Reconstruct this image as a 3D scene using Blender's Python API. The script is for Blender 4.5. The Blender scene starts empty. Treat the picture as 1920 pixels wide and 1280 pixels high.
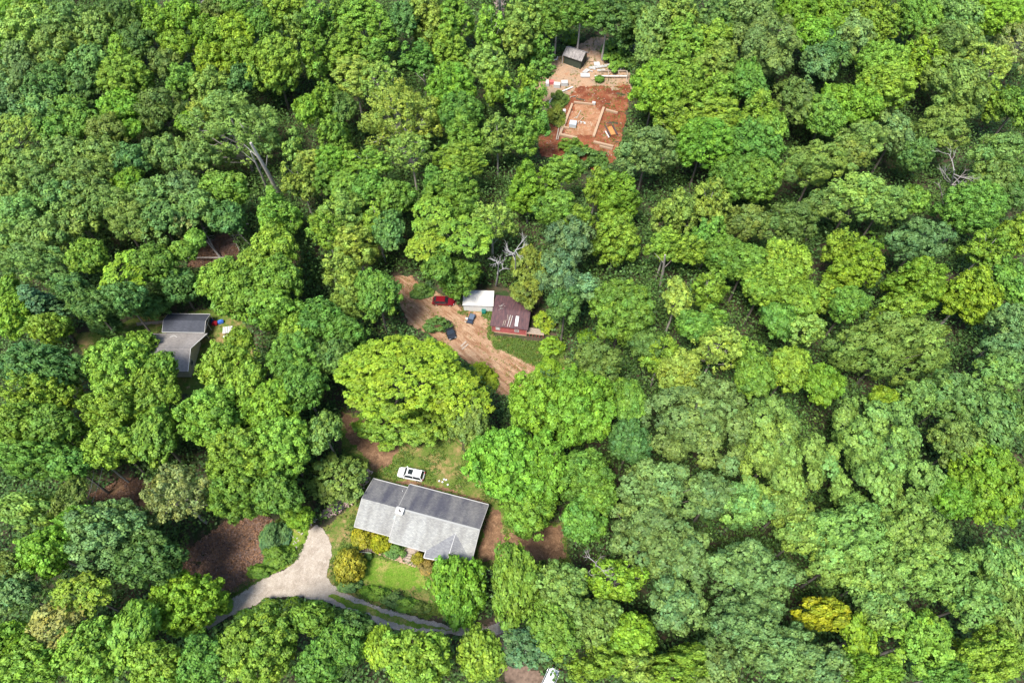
import bpy, math, random
import numpy as np
R_ = math.radians
scene = bpy.context.scene
COL = scene.collection
# ------------------------------------------------------------------ camera, sky, sun, exposure
CAM_H = 113.0; FPX = 1280.0; TILT = R_(33)
cd = bpy.data.cameras.new('camera'); cam = bpy.data.objects.new('camera', cd); COL.objects.link(cam)
cd.sensor_width = 36; cd.lens = 24; cd.clip_start = 1; cd.clip_end = 2000
cam.location = (0, 0, CAM_H); cam.rotation_euler = (TILT, 0, 0); scene.camera = cam
SUN_EL, SUN_AZ = R_(63), R_(215)
w = bpy.data.worlds.new('World'); scene.world = w; w.use_nodes = True
nt = w.node_tree; bg = nt.nodes['Background']; sky = nt.nodes.new('ShaderNodeTexSky')
sky.sky_type = 'NISHITA'; sky.sun_disc = False; sky.sun_elevation = SUN_EL; sky.sun_rotation = SUN_AZ
nt.links.new(sky.outputs[0], bg.inputs[0]); bg.inputs[1].default_value = 0.15
sl = bpy.data.lights.new('sun', 'SUN'); sl.energy = 3.4; sl.angle = R_(18); sl.color = (1.0, 0.95, 0.86)
sun = bpy.data.objects.new('sun', sl); COL.objects.link(sun)
sun.rotation_euler = (R_(90) - SUN_EL, 0, R_(180) - SUN_AZ)
vs = scene.view_settings; vs.view_transform = 'Standard'; vs.look = 'None'; vs.gamma = 1; vs.exposure = 1.12
scene.cycles.max_bounces = 5; scene.cycles.diffuse_bounces = 3; scene.cycles.transmission_bounces = 3
scene.cycles.glossy_bounces = 2; scene.cycles.transparent_max_bounces = 4

# ------------------------------------------------------------------ land form and picture geometry
def terr(x, y):
    s = np.clip((np.asarray(y, float) - 95) / 10, -40, 40)
    return np.log1p(np.exp(s))
def at(px, py, h=0.0):
    """world point seen at photo pixel (1920x1280 frame), h metres above the land"""
    xc = (px - 960) / FPX; yc = -(py - 640) / FPX
    d = np.array([xc, yc * math.cos(TILT) + math.sin(TILT), yc * math.sin(TILT) - math.cos(TILT)])
    z = h
    for _ in range(25):
        p = np.array([0, 0, CAM_H]) + d * ((z - CAM_H) / d[2]); z = float(terr(p[0], p[1])) + h
    return p
def pscale(p):
    return FPX / (p[1] * math.sin(TILT) - (p[2] - CAM_H) * math.cos(TILT))
def to_px(X, Y, Z):
    X = np.asarray(X, float); Y = np.asarray(Y, float); Z = np.asarray(Z, float) - CAM_H
    dep = Y * math.sin(TILT) - Z * math.cos(TILT); up = Y * math.cos(TILT) + Z * math.sin(TILT)
    return 960 + FPX * X / dep, 640 - FPX * up / dep
def inpoly(px, py, poly):
    ins = np.zeros(px.shape, bool); n = len(poly)
    for i in range(n):
        x1, y1 = poly[i]; x2, y2 = poly[(i + 1) % n]
        if y1 == y2: continue
        ins ^= ((y1 > py) != (y2 > py)) & (px < (x2 - x1) * (py - y1) / (y2 - y1) + x1)
    return ins
_r = np.random.default_rng(5); _W = [(_r.normal(0, 1, 2), _r.uniform(0, 6.28)) for _ in range(40)]
def wob(x, y, base=.6, octs=3, k=0):
    v = 0; a = 1.0; f = base
    for o in range(octs):
        for j in range(3):
            d, ph = _W[(k * 9 + o * 3 + j) % 40]; v = v + a * np.sin((x * d[0] + y * d[1]) * f + ph)
        f *= 2.3; a *= .55
    return v / 3

# ------------------------------------------------------------------ materials
MATS = {}
def nodes(name):
    m = bpy.data.materials.new(name); m.use_nodes = True
    t = m.node_tree; b = t.nodes['Principled BSDF']; return m, t, b
def mat(name, col, rough=.7, metal=0., noise=0., nscale=3., bump=0., spec=.3, col2=None, stretch=None, lo=.35, hi=.65):
    """procedural material: col mixed with col2 by noise"""
    if name in MATS: return MATS[name]
    m, t, b = nodes(name)
    b.inputs['Roughness'].default_value = rough; b.inputs['Metallic'].default_value = metal
    b.inputs['Specular IOR Level'].default_value = spec
    tc = t.nodes.new('ShaderNodeTexCoord'); src = tc.outputs['Object']
    if stretch:
        mp = t.nodes.new('ShaderNodeMapping'); mp.inputs['Scale'].default_value = stretch
        t.links.new(src, mp.inputs[0]); src = mp.outputs[0]
    n = t.nodes.new('ShaderNodeTexNoise'); n.inputs['Scale'].default_value = nscale; n.inputs['Detail'].default_value = 6
    n.inputs['Roughness'].default_value = .65
    t.links.new(src, n.inputs['Vector'])
    r = t.nodes.new('ShaderNodeValToRGB'); t.links.new(n.outputs[0], r.inputs[0])
    c2 = col2 or tuple(max(0, c * (1 - noise)) for c in col)
    r.color_ramp.elements[0].position = lo; r.color_ramp.elements[1].position = hi
    r.color_ramp.elements[0].color = (*c2, 1); r.color_ramp.elements[1].color = (*col, 1)
    t.links.new(r.outputs[0], b.inputs['Base Color'])
    if bump:
        bp = t.nodes.new('ShaderNodeBump'); bp.inputs['Distance'].default_value = bump; bp.inputs['Strength'].default_value = .8
        t.links.new(n.outputs[0], bp.inputs['Height']); t.links.new(bp.outputs[0], b.inputs['Normal'])
    MATS[name] = m; return m
def ground_mat(name, cols, scales, bump=.05, streak=None, fine=9.):
    """several soil or grass colours blended by noises of different size"""
    m, t, b = nodes(name); b.inputs['Roughness'].default_value = .95; b.inputs['Specular IOR Level'].default_value = .1
    g = t.nodes.new('ShaderNodeNewGeometry'); src = g.outputs['Position']; cur = None
    for i, (c, s) in enumerate(zip(cols, scales)):
        if i == 0:
            rgb = t.nodes.new('ShaderNodeRGB'); rgb.outputs[0].default_value = (*c, 1); cur = rgb.outputs[0]; continue
        n = t.nodes.new('ShaderNodeTexNoise'); n.inputs['Scale'].default_value = s[0]; n.inputs['Detail'].default_value = 5
        n.inputs['Roughness'].default_value = .7
        v = src
        mp = t.nodes.new('ShaderNodeMapping'); mp.inputs['Location'].default_value = (i * 17.3, i * 5.1, 0)
        if streak:
            
                if s[3:]: mp.vector_type = 'TEXTURE'; mp.inputs['Rotation'].default_value = (0, 0, streak[0]); mp.inputs['Scale'].default_value = streak[1]
        t.links.new(v, mp.inputs[0]); t.links.new(mp.outputs[0], n.inputs['Vector'])
        r = t.nodes.new('ShaderNodeMapRange'); r.inputs[1].default_value = s[1]; r.inputs[2].default_value = s[2]
        t.links.new(n.outputs[0], r.inputs[0])
        mx = t.nodes.new('ShaderNodeMix'); mx.data_type = 'RGBA'; t.links.new(r.outputs[0], mx.inputs[0])
        t.links.new(cur, mx.inputs[6]); mx.inputs[7].default_value = (*c, 1); cur = mx.outputs[2]
    n = t.nodes.new('ShaderNodeTexNoise'); n.inputs['Scale'].default_value = fine; n.inputs['Detail'].default_value = 3; t.links.new(src, n.inputs['Vector'])
    r = t.nodes.new('ShaderNodeMapRange'); r.inputs[1].default_value = .3; r.inputs[2].default_value = .7; r.inputs[3].default_value = .62; r.inputs[4].default_value = 1.3
    t.links.new(n.outputs[0], r.inputs[0])
    mx = t.nodes.new('ShaderNodeVectorMath'); mx.operation = 'SCALE'; t.links.new(cur, mx.inputs[0]); t.links.new(r.outputs[0], mx.inputs['Scale'])
    t.links.new(mx.outputs[0], b.inputs['Base Color'])
    bp = t.nodes.new('ShaderNodeBump'); bp.inputs['Distance'].default_value = bump; t.links.new(n.outputs[0], bp.inputs['Height']); t.links.new(bp.outputs[0], b.inputs['Normal'])
    return m
def leaf_mat(name='leaves'):
    m = bpy.data.materials.new(name); m.use_nodes = True; t = m.node_tree; t.nodes.clear()
    out = t.nodes.new('ShaderNodeOutputMaterial')
    oi = t.nodes.new('ShaderNodeObjectInfo')
    a = t.nodes.new('ShaderNodeAttribute'); a.attribute_name = 'tint'
    h = t.nodes.new('ShaderNodeAttribute'); h.attribute_name = 'warm'
    mx = t.nodes.new('ShaderNodeMix'); mx.data_type = 'RGBA'; mx.blend_type = 'MULTIPLY'; mx.inputs[0].default_value = 1
    t.links.new(oi.outputs['Color'], mx.inputs[6])
    mw = t.nodes.new('ShaderNodeMix'); mw.data_type = 'RGBA'; mw.inputs[6].default_value = (.82, .95, 1.15, 1); mw.inputs[7].default_value = (1.4, 1.12, .7, 1)
    t.links.new(h.outputs['Fac'], mw.inputs[0]); t.links.new(mw.outputs[2], mx.inputs[7])
    sc = t.nodes.new('ShaderNodeVectorMath'); sc.operation = 'SCALE'; t.links.new(mx.outputs[2], sc.inputs[0]); t.links.new(a.outputs['Fac'], sc.inputs['Scale'])
    d = t.nodes.new('ShaderNodeBsdfPrincipled'); d.inputs['Roughness'].default_value = .55; d.inputs['Specular IOR Level'].default_value = .25
    t.links.new(sc.outputs[0], d.inputs['Base Color'])
    tr = t.nodes.new('ShaderNodeBsdfTranslucent')
    tc = t.nodes.new('ShaderNodeVectorMath'); tc.operation = 'MULTIPLY'; t.links.new(sc.outputs[0], tc.inputs[0]); tc.inputs[1].default_value = (1.25, 1.2, .6)
    t.links.new(tc.outputs[0], tr.inputs[0])
    ms = t.nodes.new('ShaderNodeMixShader'); ms.inputs[0].default_value = .2
    t.links.new(d.outputs[0], ms.inputs[1]); t.links.new(tr.outputs[0], ms.inputs[2]); t.links.new(ms.outputs[0], out.inputs[0])
    return m
LEAF = leaf_mat()
BARK = mat('bark', (.20, .17, .14), .9, noise=.5, nscale=4, bump=.02, stretch=(1, 1, .2))
PALEBARK = mat('pale bark', (.42, .38, .33), .85, noise=.35, nscale=5, stretch=(1, 1, .3))
DEADWOOD = mat('dead wood', (.36, .32, .29), .85, noise=.35, nscale=5)

# ------------------------------------------------------------------ mesh helpers
class MB:
    def __init__(s): s.v = []; s.f = []
    def add(s, vs, fs):
        o = len(s.v); s.v += [tuple(map(float, p)) for p in vs]; s.f += [tuple(i + o for i in f) for f in fs]; return s
    def box(s, c, size, rz=0, tilt=0):
        cx, cy, cz = c; a, b, h = size[0] / 2, size[1] / 2, size[2] / 2; vs = []
        ca, sa = math.cos(rz), math.sin(rz); ct, st = math.cos(tilt), math.sin(tilt)
        for x in (-a, a):
            for y in (-b, b):
                for z in (-h, h):
                    x1, z1 = x * ct + z * st, -x * st + z * ct
                    vs.append((cx + x1 * ca - y * sa, cy + x1 * sa + y * ca, cz + z1))
        return s.add(vs, [(0, 1, 3, 2), (4, 6, 7, 5), (0, 4, 5, 1), (2, 3, 7, 6), (0, 2, 6, 4), (1, 5, 7, 3)])
    def bar(s, p, q, w_, h_=None):
        return s.tube([p, q], [w_ / 1.41, w_ / 1.41], 4)
    def tube(s, pts, rad, n=6, cap=True):
        pts = [np.array(p, float) for p in pts]; base = len(s.v)
        for i, p in enumerate(pts):
            d = pts[min(i + 1, len(pts) - 1)] - pts[max(i - 1, 0)]; d /= (np.linalg.norm(d) + 1e-9)
            a = np.cross(d, (0, 0, 1) if abs(d[2]) < .9 else (1, 0, 0)); a /= np.linalg.norm(a); b = np.cross(d, a)
            for k in range(n):
                t = 2 * math.pi * (k + .5) / n; s.v.append(tuple(p + rad[i] * (a * math.cos(t) + b * math.sin(t))))
        for i in range(len(pts) - 1):
            for k in range(n):
                s.f.append((base + i * n + k, base + i * n + (k + 1) % n, base + (i + 1) * n + (k + 1) % n, base + (i + 1) * n + k))
        if cap:
            s.f.append(tuple(base + k for k in range(n))[::-1]); e = base + (len(pts) - 1) * n; s.f.append(tuple(e + k for k in range(n)))
        return s
    def slab(s, quad, th):
        """quad of 4 points, thickened downward"""
        q = [np.array(p, float) for p in quad]; lo = [p - np.array([0, 0, th]) for p in q]; n = len(q)
        return s.add(q + lo, [tuple(range(n)), tuple(range(2 * n - 1, n - 1, -1))] + [(i, n + i, n + (i + 1) % n, (i + 1) % n) for i in range(n)])
    def loft(s, rings):
        n = len(rings[0]); base = len(s.v)
        for r in rings: s.v += [tuple(map(float, p)) for p in r]
        for i in range(len(rings) - 1):
            for k in range(n):
                s.f.append((base + i * n + k, base + i * n + (k + 1) % n, base + (i + 1) * n + (k + 1) % n, base + (i + 1) * n + k))
        s.f.append(tuple(base + k for k in range(n))[::-1]); e = base + (len(rings) - 1) * n; s.f.append(tuple(e + k for k in range(n)))
        return s
    def build(s, name, m, parent=None, bevel=0, smooth=False):
        me = bpy.data.meshes.new(name); me.from_pydata(s.v, [], s.f); me.materials.append(m)
        import bmesh
        bm = bmesh.new(); bm.from_mesh(me); bmesh.ops.recalc_face_normals(bm, faces=bm.faces)
        if bevel:
            bmesh.ops.bevel(bm, geom=bm.edges[:], offset=bevel, segments=2, affect='EDGES', clamp_overlap=True)
        bm.to_mesh(me); bm.free()
        if smooth:
            me.polygons.foreach_set('use_smooth', [True] * len(me.polygons))
        o = bpy.data.objects.new(name, me); COL.objects.link(o)
        if parent: o.parent = parent
        return o
def tag(o, label=None, cat=None, group=None, kind=None):
    if label: o['label'] = label
    if cat: o['category'] = cat
    if group: o['group'] = group
    if kind: o['kind'] = kind
    return o
def thing(name, loc, label, cat, rz=0, group=None):
    o = bpy.data.objects.new(name, None); COL.objects.link(o); o.location = tuple(map(float, loc)); o.rotation_euler = (0, 0, rz)
    o.empty_display_size = .3
    return tag(o, label, cat, group)
def np_mesh(name, V, nper, attrs, m):
    """V: (N*nper,3) separate polygons"""
    me = bpy.data.meshes.new(name); N = len(V) // nper
    me.vertices.add(len(V)); me.vertices.foreach_set('co', V.astype(np.float32).ravel())
    me.loops.add(len(V)); me.loops.foreach_set('vertex_index', np.arange(len(V), dtype=np.int32))
    me.polygons.add(N); me.polygons.foreach_set('loop_start', np.arange(0, len(V), nper, dtype=np.int32))
    for k, a in attrs.items():
        at_ = me.attributes.new(k, 'FLOAT', 'FACE'); at_.data.foreach_set('value', a.astype(np.float32))
    me.materials.append(m); me.update(); me.validate(); return me
def grid_sheet(name, poly, m, lift, cell=.3, warp=.5, amp=0., kind='structure', step=None):
    """ground sheet covering a photo-pixel polygon, ragged edge"""
    pts = np.array([at(px, py)[:2] for px, py in poly]); x0, y0 = pts.min(0) - 1; x1, y1 = pts.max(0) + 1
    nx = int((x1 - x0) / cell) + 1; ny = int((y1 - y0) / cell) + 1
    X, Y = np.meshgrid(x0 + np.arange(nx + 1) * cell, y0 + np.arange(ny + 1) * cell)
    cx = (X[:-1, :-1] + cell / 2); cy = (Y[:-1, :-1] + cell / 2)
    wx = cx + warp * wob(cx, cy, .9, 3, 0); wy = cy + warp * wob(cx, cy, .9, 3, 1)
    ins = inpoly(wx, wy, [tuple(p) for p in pts])
    Z = terr(X, Y) + lift + (amp * wob(X, Y, 1.3, 3, 2) if amp else 0)
    if step is not None: Z = Z + step(X, Y)
    idx = np.arange((nx + 1) * (ny + 1)).reshape(ny + 1, nx + 1)
    a = idx[:-1, :-1][ins]; b = idx[:-1, 1:][ins]; c = idx[1:, 1:][ins]; d = idx[1:, :-1][ins]
    F = np.stack([a, b, c, d], 1); used, inv = np.unique(F, return_inverse=True)
    V = np.stack([X.ravel(), Y.ravel(), Z.ravel()], 1)[used]
    me = bpy.data.meshes.new(name); me.from_pydata(V.tolist(), [], inv.reshape(-1, 4).tolist()); me.materials.append(m)
    me.polygons.foreach_set('use_smooth', [True] * len(me.polygons))
    o = bpy.data.objects.new(name, me); COL.objects.link(o); o['kind'] = kind
    return o

# ------------------------------------------------------------------ ground
M_FLOOR = ground_mat('forest floor', [(.075, .06, .04), (.035, .06, .02), (.11, .075, .05)], [0, (.25, .42, .58), (.9, .5, .65)], .1)
me = bpy.data.meshes.new('ground'); n = 90; gx = np.linspace(-420, 420, n); gy = np.linspace(-60, 620, n)
X, Y = np.meshgrid(gx, gy); Z = terr(X, Y); V = np.stack([X.ravel(), Y.ravel(), Z.ravel()], 1)
# finer near the bend of the land
gy = np.unique(np.concatenate([np.linspace(-60, 70, 10), np.linspace(70, 135, 60), np.linspace(135, 620, 12)])); gx = np.linspace(-420, 420, 12)
X, Y = np.meshgrid(gx, gy); V = np.stack([X.ravel(), Y.ravel(), terr(X, Y).ravel()], 1); nx = len(gx)
F = [(j * nx + i, j * nx + i + 1, (j + 1) * nx + i + 1, (j + 1) * nx + i) for j in range(len(gy) - 1) for i in range(nx - 1)]
me.from_pydata(V.tolist(), [], F); me.materials.append(M_FLOOR)
g = bpy.data.objects.new('ground', me); COL.objects.link(g); g['kind'] = 'structure'

P_DRIVE = [(407, 1137), (450, 1111), (482, 1090), (530, 1069), (554, 1051), (571, 1019), (579, 992), (595, 985), (609, 989), (617, 1007), (620, 1042), (614, 1078), (625, 1096), (655, 1114), (696, 1133), (750, 1149), (803, 1164), (856, 1179), (905, 1176), (940, 1160),
           (945, 1185), (905, 1200), (856, 1192), (815, 1186), (761, 1186), (714, 1174), (675, 1152), (637, 1139), (607, 1130), (566, 1121), (530, 1118), (494, 1124), (471, 1137), (444, 1152), (424, 1162), (390, 1180), (370, 1165)]
P_STRIP = [(616, 1113), (649, 1124), (675, 1134), (708, 1145), (755, 1162), (800, 1173), (850, 1184), (800, 1180), (761, 1176), (708, 1158), (675, 1147), (649, 1137), (616, 1120)]
P_LANE = [(850, 1178), (915, 1165), (930, 1135), (965, 1155), (978, 1190), (955, 1215), (965, 1240), (1010, 1262), (1060, 1300), (960, 1310), (935, 1250), (930, 1210), (880, 1200)]
P_YARD = [(610, 985), (650, 960), (640, 900), (640, 765), (700, 790), (760, 810), (860, 820), (900, 900), (950, 960), (1000, 990), (1060, 975), (1070, 1060), (960, 1080), (900, 1060), (870, 1150), (800, 1160), (740, 1146), (690, 1130), (650, 1113), (622, 1096), (612, 1078), (617, 1042)]
P_BACKDIRT = [(640, 770), (690, 790), (740, 815), (750, 845), (730, 870), (700, 880), (690, 860), (655, 830)]
P_TRACK = [(745, 898), (800, 905), (850, 918), (905, 938), (935, 960), (945, 1000), (1050, 985), (1060, 1045), (985, 1055), (900, 1052), (895, 1030), (922, 950), (860, 925), (790, 912), (740, 906)]
P_LAWN = [(690, 1042), (726, 1050), (779, 1062), (795, 1070), (800, 1100), (765, 1108), (711, 1100), (676, 1090), (672, 1075)]
P_BRUSH = [(335, 1070), (340, 1040), (430, 975), (500, 965), (520, 985), (520, 1040), (500, 1070), (450, 1108), (400, 1120), (360, 1110)]
P_VERGE = [(520, 975), (580, 975), (577, 1020), (556, 1050), (500, 1083), (450, 1111), (410, 1135), (405, 1120), (450, 1098), (500, 1062), (512, 1020)]
P_MID = [(735, 515), (770, 520), (800, 540), (845, 560), (865, 580), (920, 592), (915, 630), (925, 650), (965, 668), (1015, 690), (1000, 720), (960, 745), (930, 735), (890, 690), (840, 650), (800, 625), (765, 610), (745, 560)]
P_MIDG = [(825, 575), (925, 585), (925, 630), (1000, 640), (1060, 650), (1060, 700), (1010, 690), (950, 662), (925, 652), (915, 632), (915, 600), (865, 590)]
P_TOP = [(1018, 125), (1050, 108), (1090, 82), (1111, 70), (1146, 72), (1142, 95), (1130, 112), (1158, 128), (1180, 140), (1185, 168), (1100, 172), (1070, 172), (1045, 200), (1030, 240), (1015, 200), (1000, 170)]
P_RED = [(1073, 168), (1100, 164), (1180, 160), (1178, 200), (1165, 262), (1155, 300), (1115, 325), (1080, 300), (1015, 295), (1008, 262), (1018, 215), (1040, 222), (1054, 190)]
P_LEFT = [(140, 630), (270, 595), (430, 575), (460, 610), (480, 680), (350, 745), (160, 680)]
P_POLE = [(165, 930), (200, 915), (235, 893), (285, 905), (290, 970), (220, 960)]
P_FALL = [(372, 462), (425, 440), (450, 470), (440, 502), (350, 500)]
M_GRAVEL = ground_mat('gravel', [(.38, .325, .265), (.30, .25, .20), (.45, .39, .33), (.22, .18, .13)], [0, (.5, .45, .65), (1.6, .5, .7), (.8, .62, .72)], .03, fine=14)
M_YARD = ground_mat('yard grass', [(.11, .15, .03), (.26, .19, .08), (.07, .14, .018), (.33, .24, .12)], [0, (.22, .46, .6), (.7, .5, .62), (.5, .58, .68)], .06)
M_LAWN = ground_mat('lawn', [(.13, .21, .025), (.26, .24, .07), (.09, .19, .015)], [0, (.35, .5, .62), (1.3, .5, .65)], .04)
M_DIRT = ground_mat('bare dirt', [(.20, .115, .065), (.13, .075, .045), (.28, .17, .10), (.09, .09, .035)], [0, (.6, .45, .6), (1.4, .5, .65), (.5, .6, .7)], .06)
M_MID = ground_mat('rutted clay', [(.37, .23, .14), (.25, .13, .07), (.44, .30, .19), (.16, .13, .05)], [0, (1.1, .42, .6, 1), (2.0, .5, .65, 1), (.5, .62, .7)], .15, streak=(R_(-42), (4.5, 1, 1)))
M_TAN = ground_mat('packed sandy clay', [(.36, .235, .15), (.29, .215, .15), (.34, .155, .08), (.18, .15, .06)], [0, (.3, .45, .6), (.5, .55, .68), (.4, .62, .7)], .06)
M_RED = ground_mat('red clay', [(.23, .078, .038), (.15, .045, .024), (.30, .15, .085)], [0, (.35, .45, .6), (.6, .5, .66)], .12)
M_BROWN = ground_mat('dead leaf litter', [(.20, .115, .085), (.30, .19, .15), (.10, .06, .04), (.12, .12, .04)], [0, (2.5, .5, .62), (1.2, .52, .66), (.4, .58, .68)], .1, fine=5)
grid_sheet('yard_grass', P_YARD, M_YARD, .03)
grid_sheet('dirt_track', P_TRACK, M_DIRT, .06)
grid_sheet('dirt_yard', P_BACKDIRT, M_DIRT, .06)
grid_sheet('lawn', P_LAWN, M_LAWN, .06, warp=.7)
grid_sheet('leaf_litter', P_BRUSH, M_BROWN, .04, amp=.08)
grid_sheet('grass_verge', P_VERGE, M_LAWN, .07, warp=.6)
grid_sheet('driveway', P_DRIVE, M_GRAVEL, .11, cell=.13, warp=.3)
grid_sheet('grass_median', P_STRIP, M_LAWN, .16, cell=.12, warp=.3)
grid_sheet('dirt_lane', P_LANE, mat('lane', (.22, .15, .11), .95, noise=.5, nscale=1.5), .08)
def ruts(X, Y):
    a = X * math.sin(R_(42)) + Y * math.cos(R_(42)); f = np.clip((73 - Y) / 7, .04, .8)
    return f * (.09 * np.sin(a * 5.2 + 1.2 * wob(X, Y, .35, 2, 1)) + .05 * np.sin(a * 11 + X * .4)) + .05
grid_sheet('clay_yard', P_MID, M_MID, .10, amp=.04, cell=.2, step=ruts)
grid_sheet('grass_patch', P_MIDG, M_YARD, .03)
grid_sheet('sandy_ground', P_TOP, M_TAN, .06)
grid_sheet('clay_pit', P_RED, M_RED, .12, amp=.12)
grid_sheet('sandy_floor', [(1078, 198), (1112, 200), (1126, 214), (1110, 254), (1060, 252), (1064, 235)], ground_mat('orange clay floor', [(.33, .165, .09), (.26, .12, .06), (.38, .24, .15)], [0, (.5, .45, .6), (1.1, .5, .66)], .08), .22, amp=.12)
grid_sheet('dirt_bank', P_LEFT, M_YARD, .04)
grid_sheet('bare_patch', P_POLE, M_DIRT, .05)
grid_sheet('brush_floor', P_FALL, M_BROWN, .05)
P_BARN = [(868, 545), (930, 540), (1000, 545), (1030, 600), (1025, 640), (920, 640), (868, 590)]; P_HOME = [(655, 985), (690, 890), (925, 940), (905, 1050), (790, 1055)]
CLEAR = [P_BARN, P_HOME, P_DRIVE, P_LANE, P_YARD, P_TRACK, P_BRUSH, P_VERGE, P_MID, P_MIDG, P_TOP, P_RED, P_LEFT, P_POLE, P_FALL]

# ------------------------------------------------------------------ foliage meshes
def rdir(rng, n):
    v = rng.normal(size=(n, 3)); return v / np.linalg.norm(v, axis=1, keepdims=True)
def leaves_from(rng, C, Nn, a, b, tint, warm):
    n = len(C); Nn = Nn / np.linalg.norm(Nn, axis=1, keepdims=True); t = rdir(rng, n)
    u = np.cross(Nn, t); u /= (np.linalg.norm(u, axis=1, keepdims=True) + 1e-6); v = np.cross(Nn, u)
    s = rng.uniform(.55, 1.35, (n, 1)); V = np.empty((n, 4, 3))
    V[:, 0] = C + u * a * s; V[:, 1] = C + v * b * s + Nn * .04; V[:, 2] = C - u * a * s; V[:, 3] = C - v * b * s + Nn * .04
    return V.reshape(-1, 3), tint, warm
def lobes_for(kind, R, V, rng):
    L = []  # centre, radius, zflat
    def shell(n, rlo, rhi, f0, f1, zmin=-.55, flat=1., zs=1.):
        k = np.arange(n) + .5; ph = np.arccos(1 - (1 - zmin) * k / n); th = k * 2.39996 + rng.uniform(0, 6.28)
        for i in range(n):
            p = ph[i] + rng.normal(0, .12); q = th[i] + rng.normal(0, .2)
            d = np.array([math.sin(p) * math.cos(q), math.sin(p) * math.sin(q), math.cos(p)])
            f = rng.uniform(f0, f1); rl = rng.uniform(rlo, rhi)
            bulge = .95 + .09 * math.sin(3 * q + ph0) + .09 * math.sin(2 * q + 1.7 * ph0) * math.sin(p) + .08 * math.sin(4 * p + 5 * q + 2 * ph0)
            L.append((np.array([d[0] * (R - rl * .8) * f * bulge, d[1] * (R - rl * .8) * f * bulge, d[2] * (V - rl * .7) * f * zs]), rl, flat))
    ph0 = rng.uniform(0, 6.28)
    if kind == 'c':
        rl = .125 * R + .5; n = int(R * R * 3.72 / (rl * rl * 2.2))
        shell(n, rl * .6, rl * 1.12, .80, 1.07, flat=.95); shell(max(4, n // 3), rl * 1.1, rl * 1.4, .32, .48)
    elif kind == 'm':
        rl = .06 * R + .42; n = int(R * R * 3.72 / (rl * rl * 2.0))
        shell(n, rl * .7, rl * 1.25, .80, 1.03, -.65); shell(max(4, n // 4), rl * 1.5, rl * 2.1, .5, .72)
    elif kind == 't':
        npl = max(3, int(R * .8 + 1))
        for j in range(npl):
            r = R * .62 * math.sqrt((j + .3) / npl); q = j * 2.4 + rng.uniform(-.4, .4)
            top = V * (1.0 - .75 * (r / R) ** 1.5) * rng.uniform(.75, 1.05); bot = -V * rng.uniform(.5, .8); w_ = R * rng.uniform(.36, .5)
            z = top
            while z > bot:
                f = (top - z) / (top - bot + .01); rr = w_ * min(1, .12 + 1.5 * f) * (1 - .25 * f)
                m_ = 1 if rr < .5 else max(2, int(rr * 3.2))
                for _ in range(m_):
                    qq = rng.uniform(0, 6.28); rl = rng.uniform(.5, .95) * (.55 + .08 * R)
                    L.append((np.array([r * math.cos(q) + rr * math.cos(qq), r * math.sin(q) + rr * math.sin(qq), z + rng.uniform(-.3, .3)]), rl, .9))
                z -= .95
    elif kind == 's':
        n = int(12 + R * R * 1.15)
        for j in range(n):
            r = R * .92 * math.sqrt((j + .5) / n) * rng.uniform(.94, 1.06); q = j * 2.39996 + rng.uniform(-.25, .25)
            z = V * (math.sqrt(max(0, 1 - (r / R) ** 2)) - .3) + rng.uniform(-1.3, .8)
            L.append((np.array([r * math.cos(q), r * math.sin(q), z]), rng.uniform(.7, 1.25) * (.55 + .045 * R), .5))
        for j in range(n // 2):
            q = rng.uniform(0, 6.28); r = R * rng.uniform(.4, .95)
            L.append((np.array([r * math.cos(q), r * math.sin(q), V * rng.uniform(-.6, 0)]), rng.uniform(.8, 1.3), .5))
    elif kind == 'k':
        rl = .10 * R + .3; n = int(.95 * R * R * 2 * 1.5 / (rl * rl * 1.0))
        shell(n, rl * .6, rl * 1.1, .5, 1.05, -.5)
    elif kind == 'h':
        z = V; k = 0
        while z > -V * .8:
            f = (V - z) / (1.8 * V); rr = R * (.1 + .9 * f); m_ = max(3, int(3 + 6 * f))
            for i in range(m_):
                q = 6.28 * i / m_ + k * .7 + rng.uniform(-.2, .2)
                for g_ in (.45, .8):
                    L.append((np.array([rr * g_ * math.cos(q), rr * g_ * math.sin(q), z - g_ * .5]), .5 + .28 * rr * g_ * .5, .4))
            z -= .9; k += 1
    return L
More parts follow.
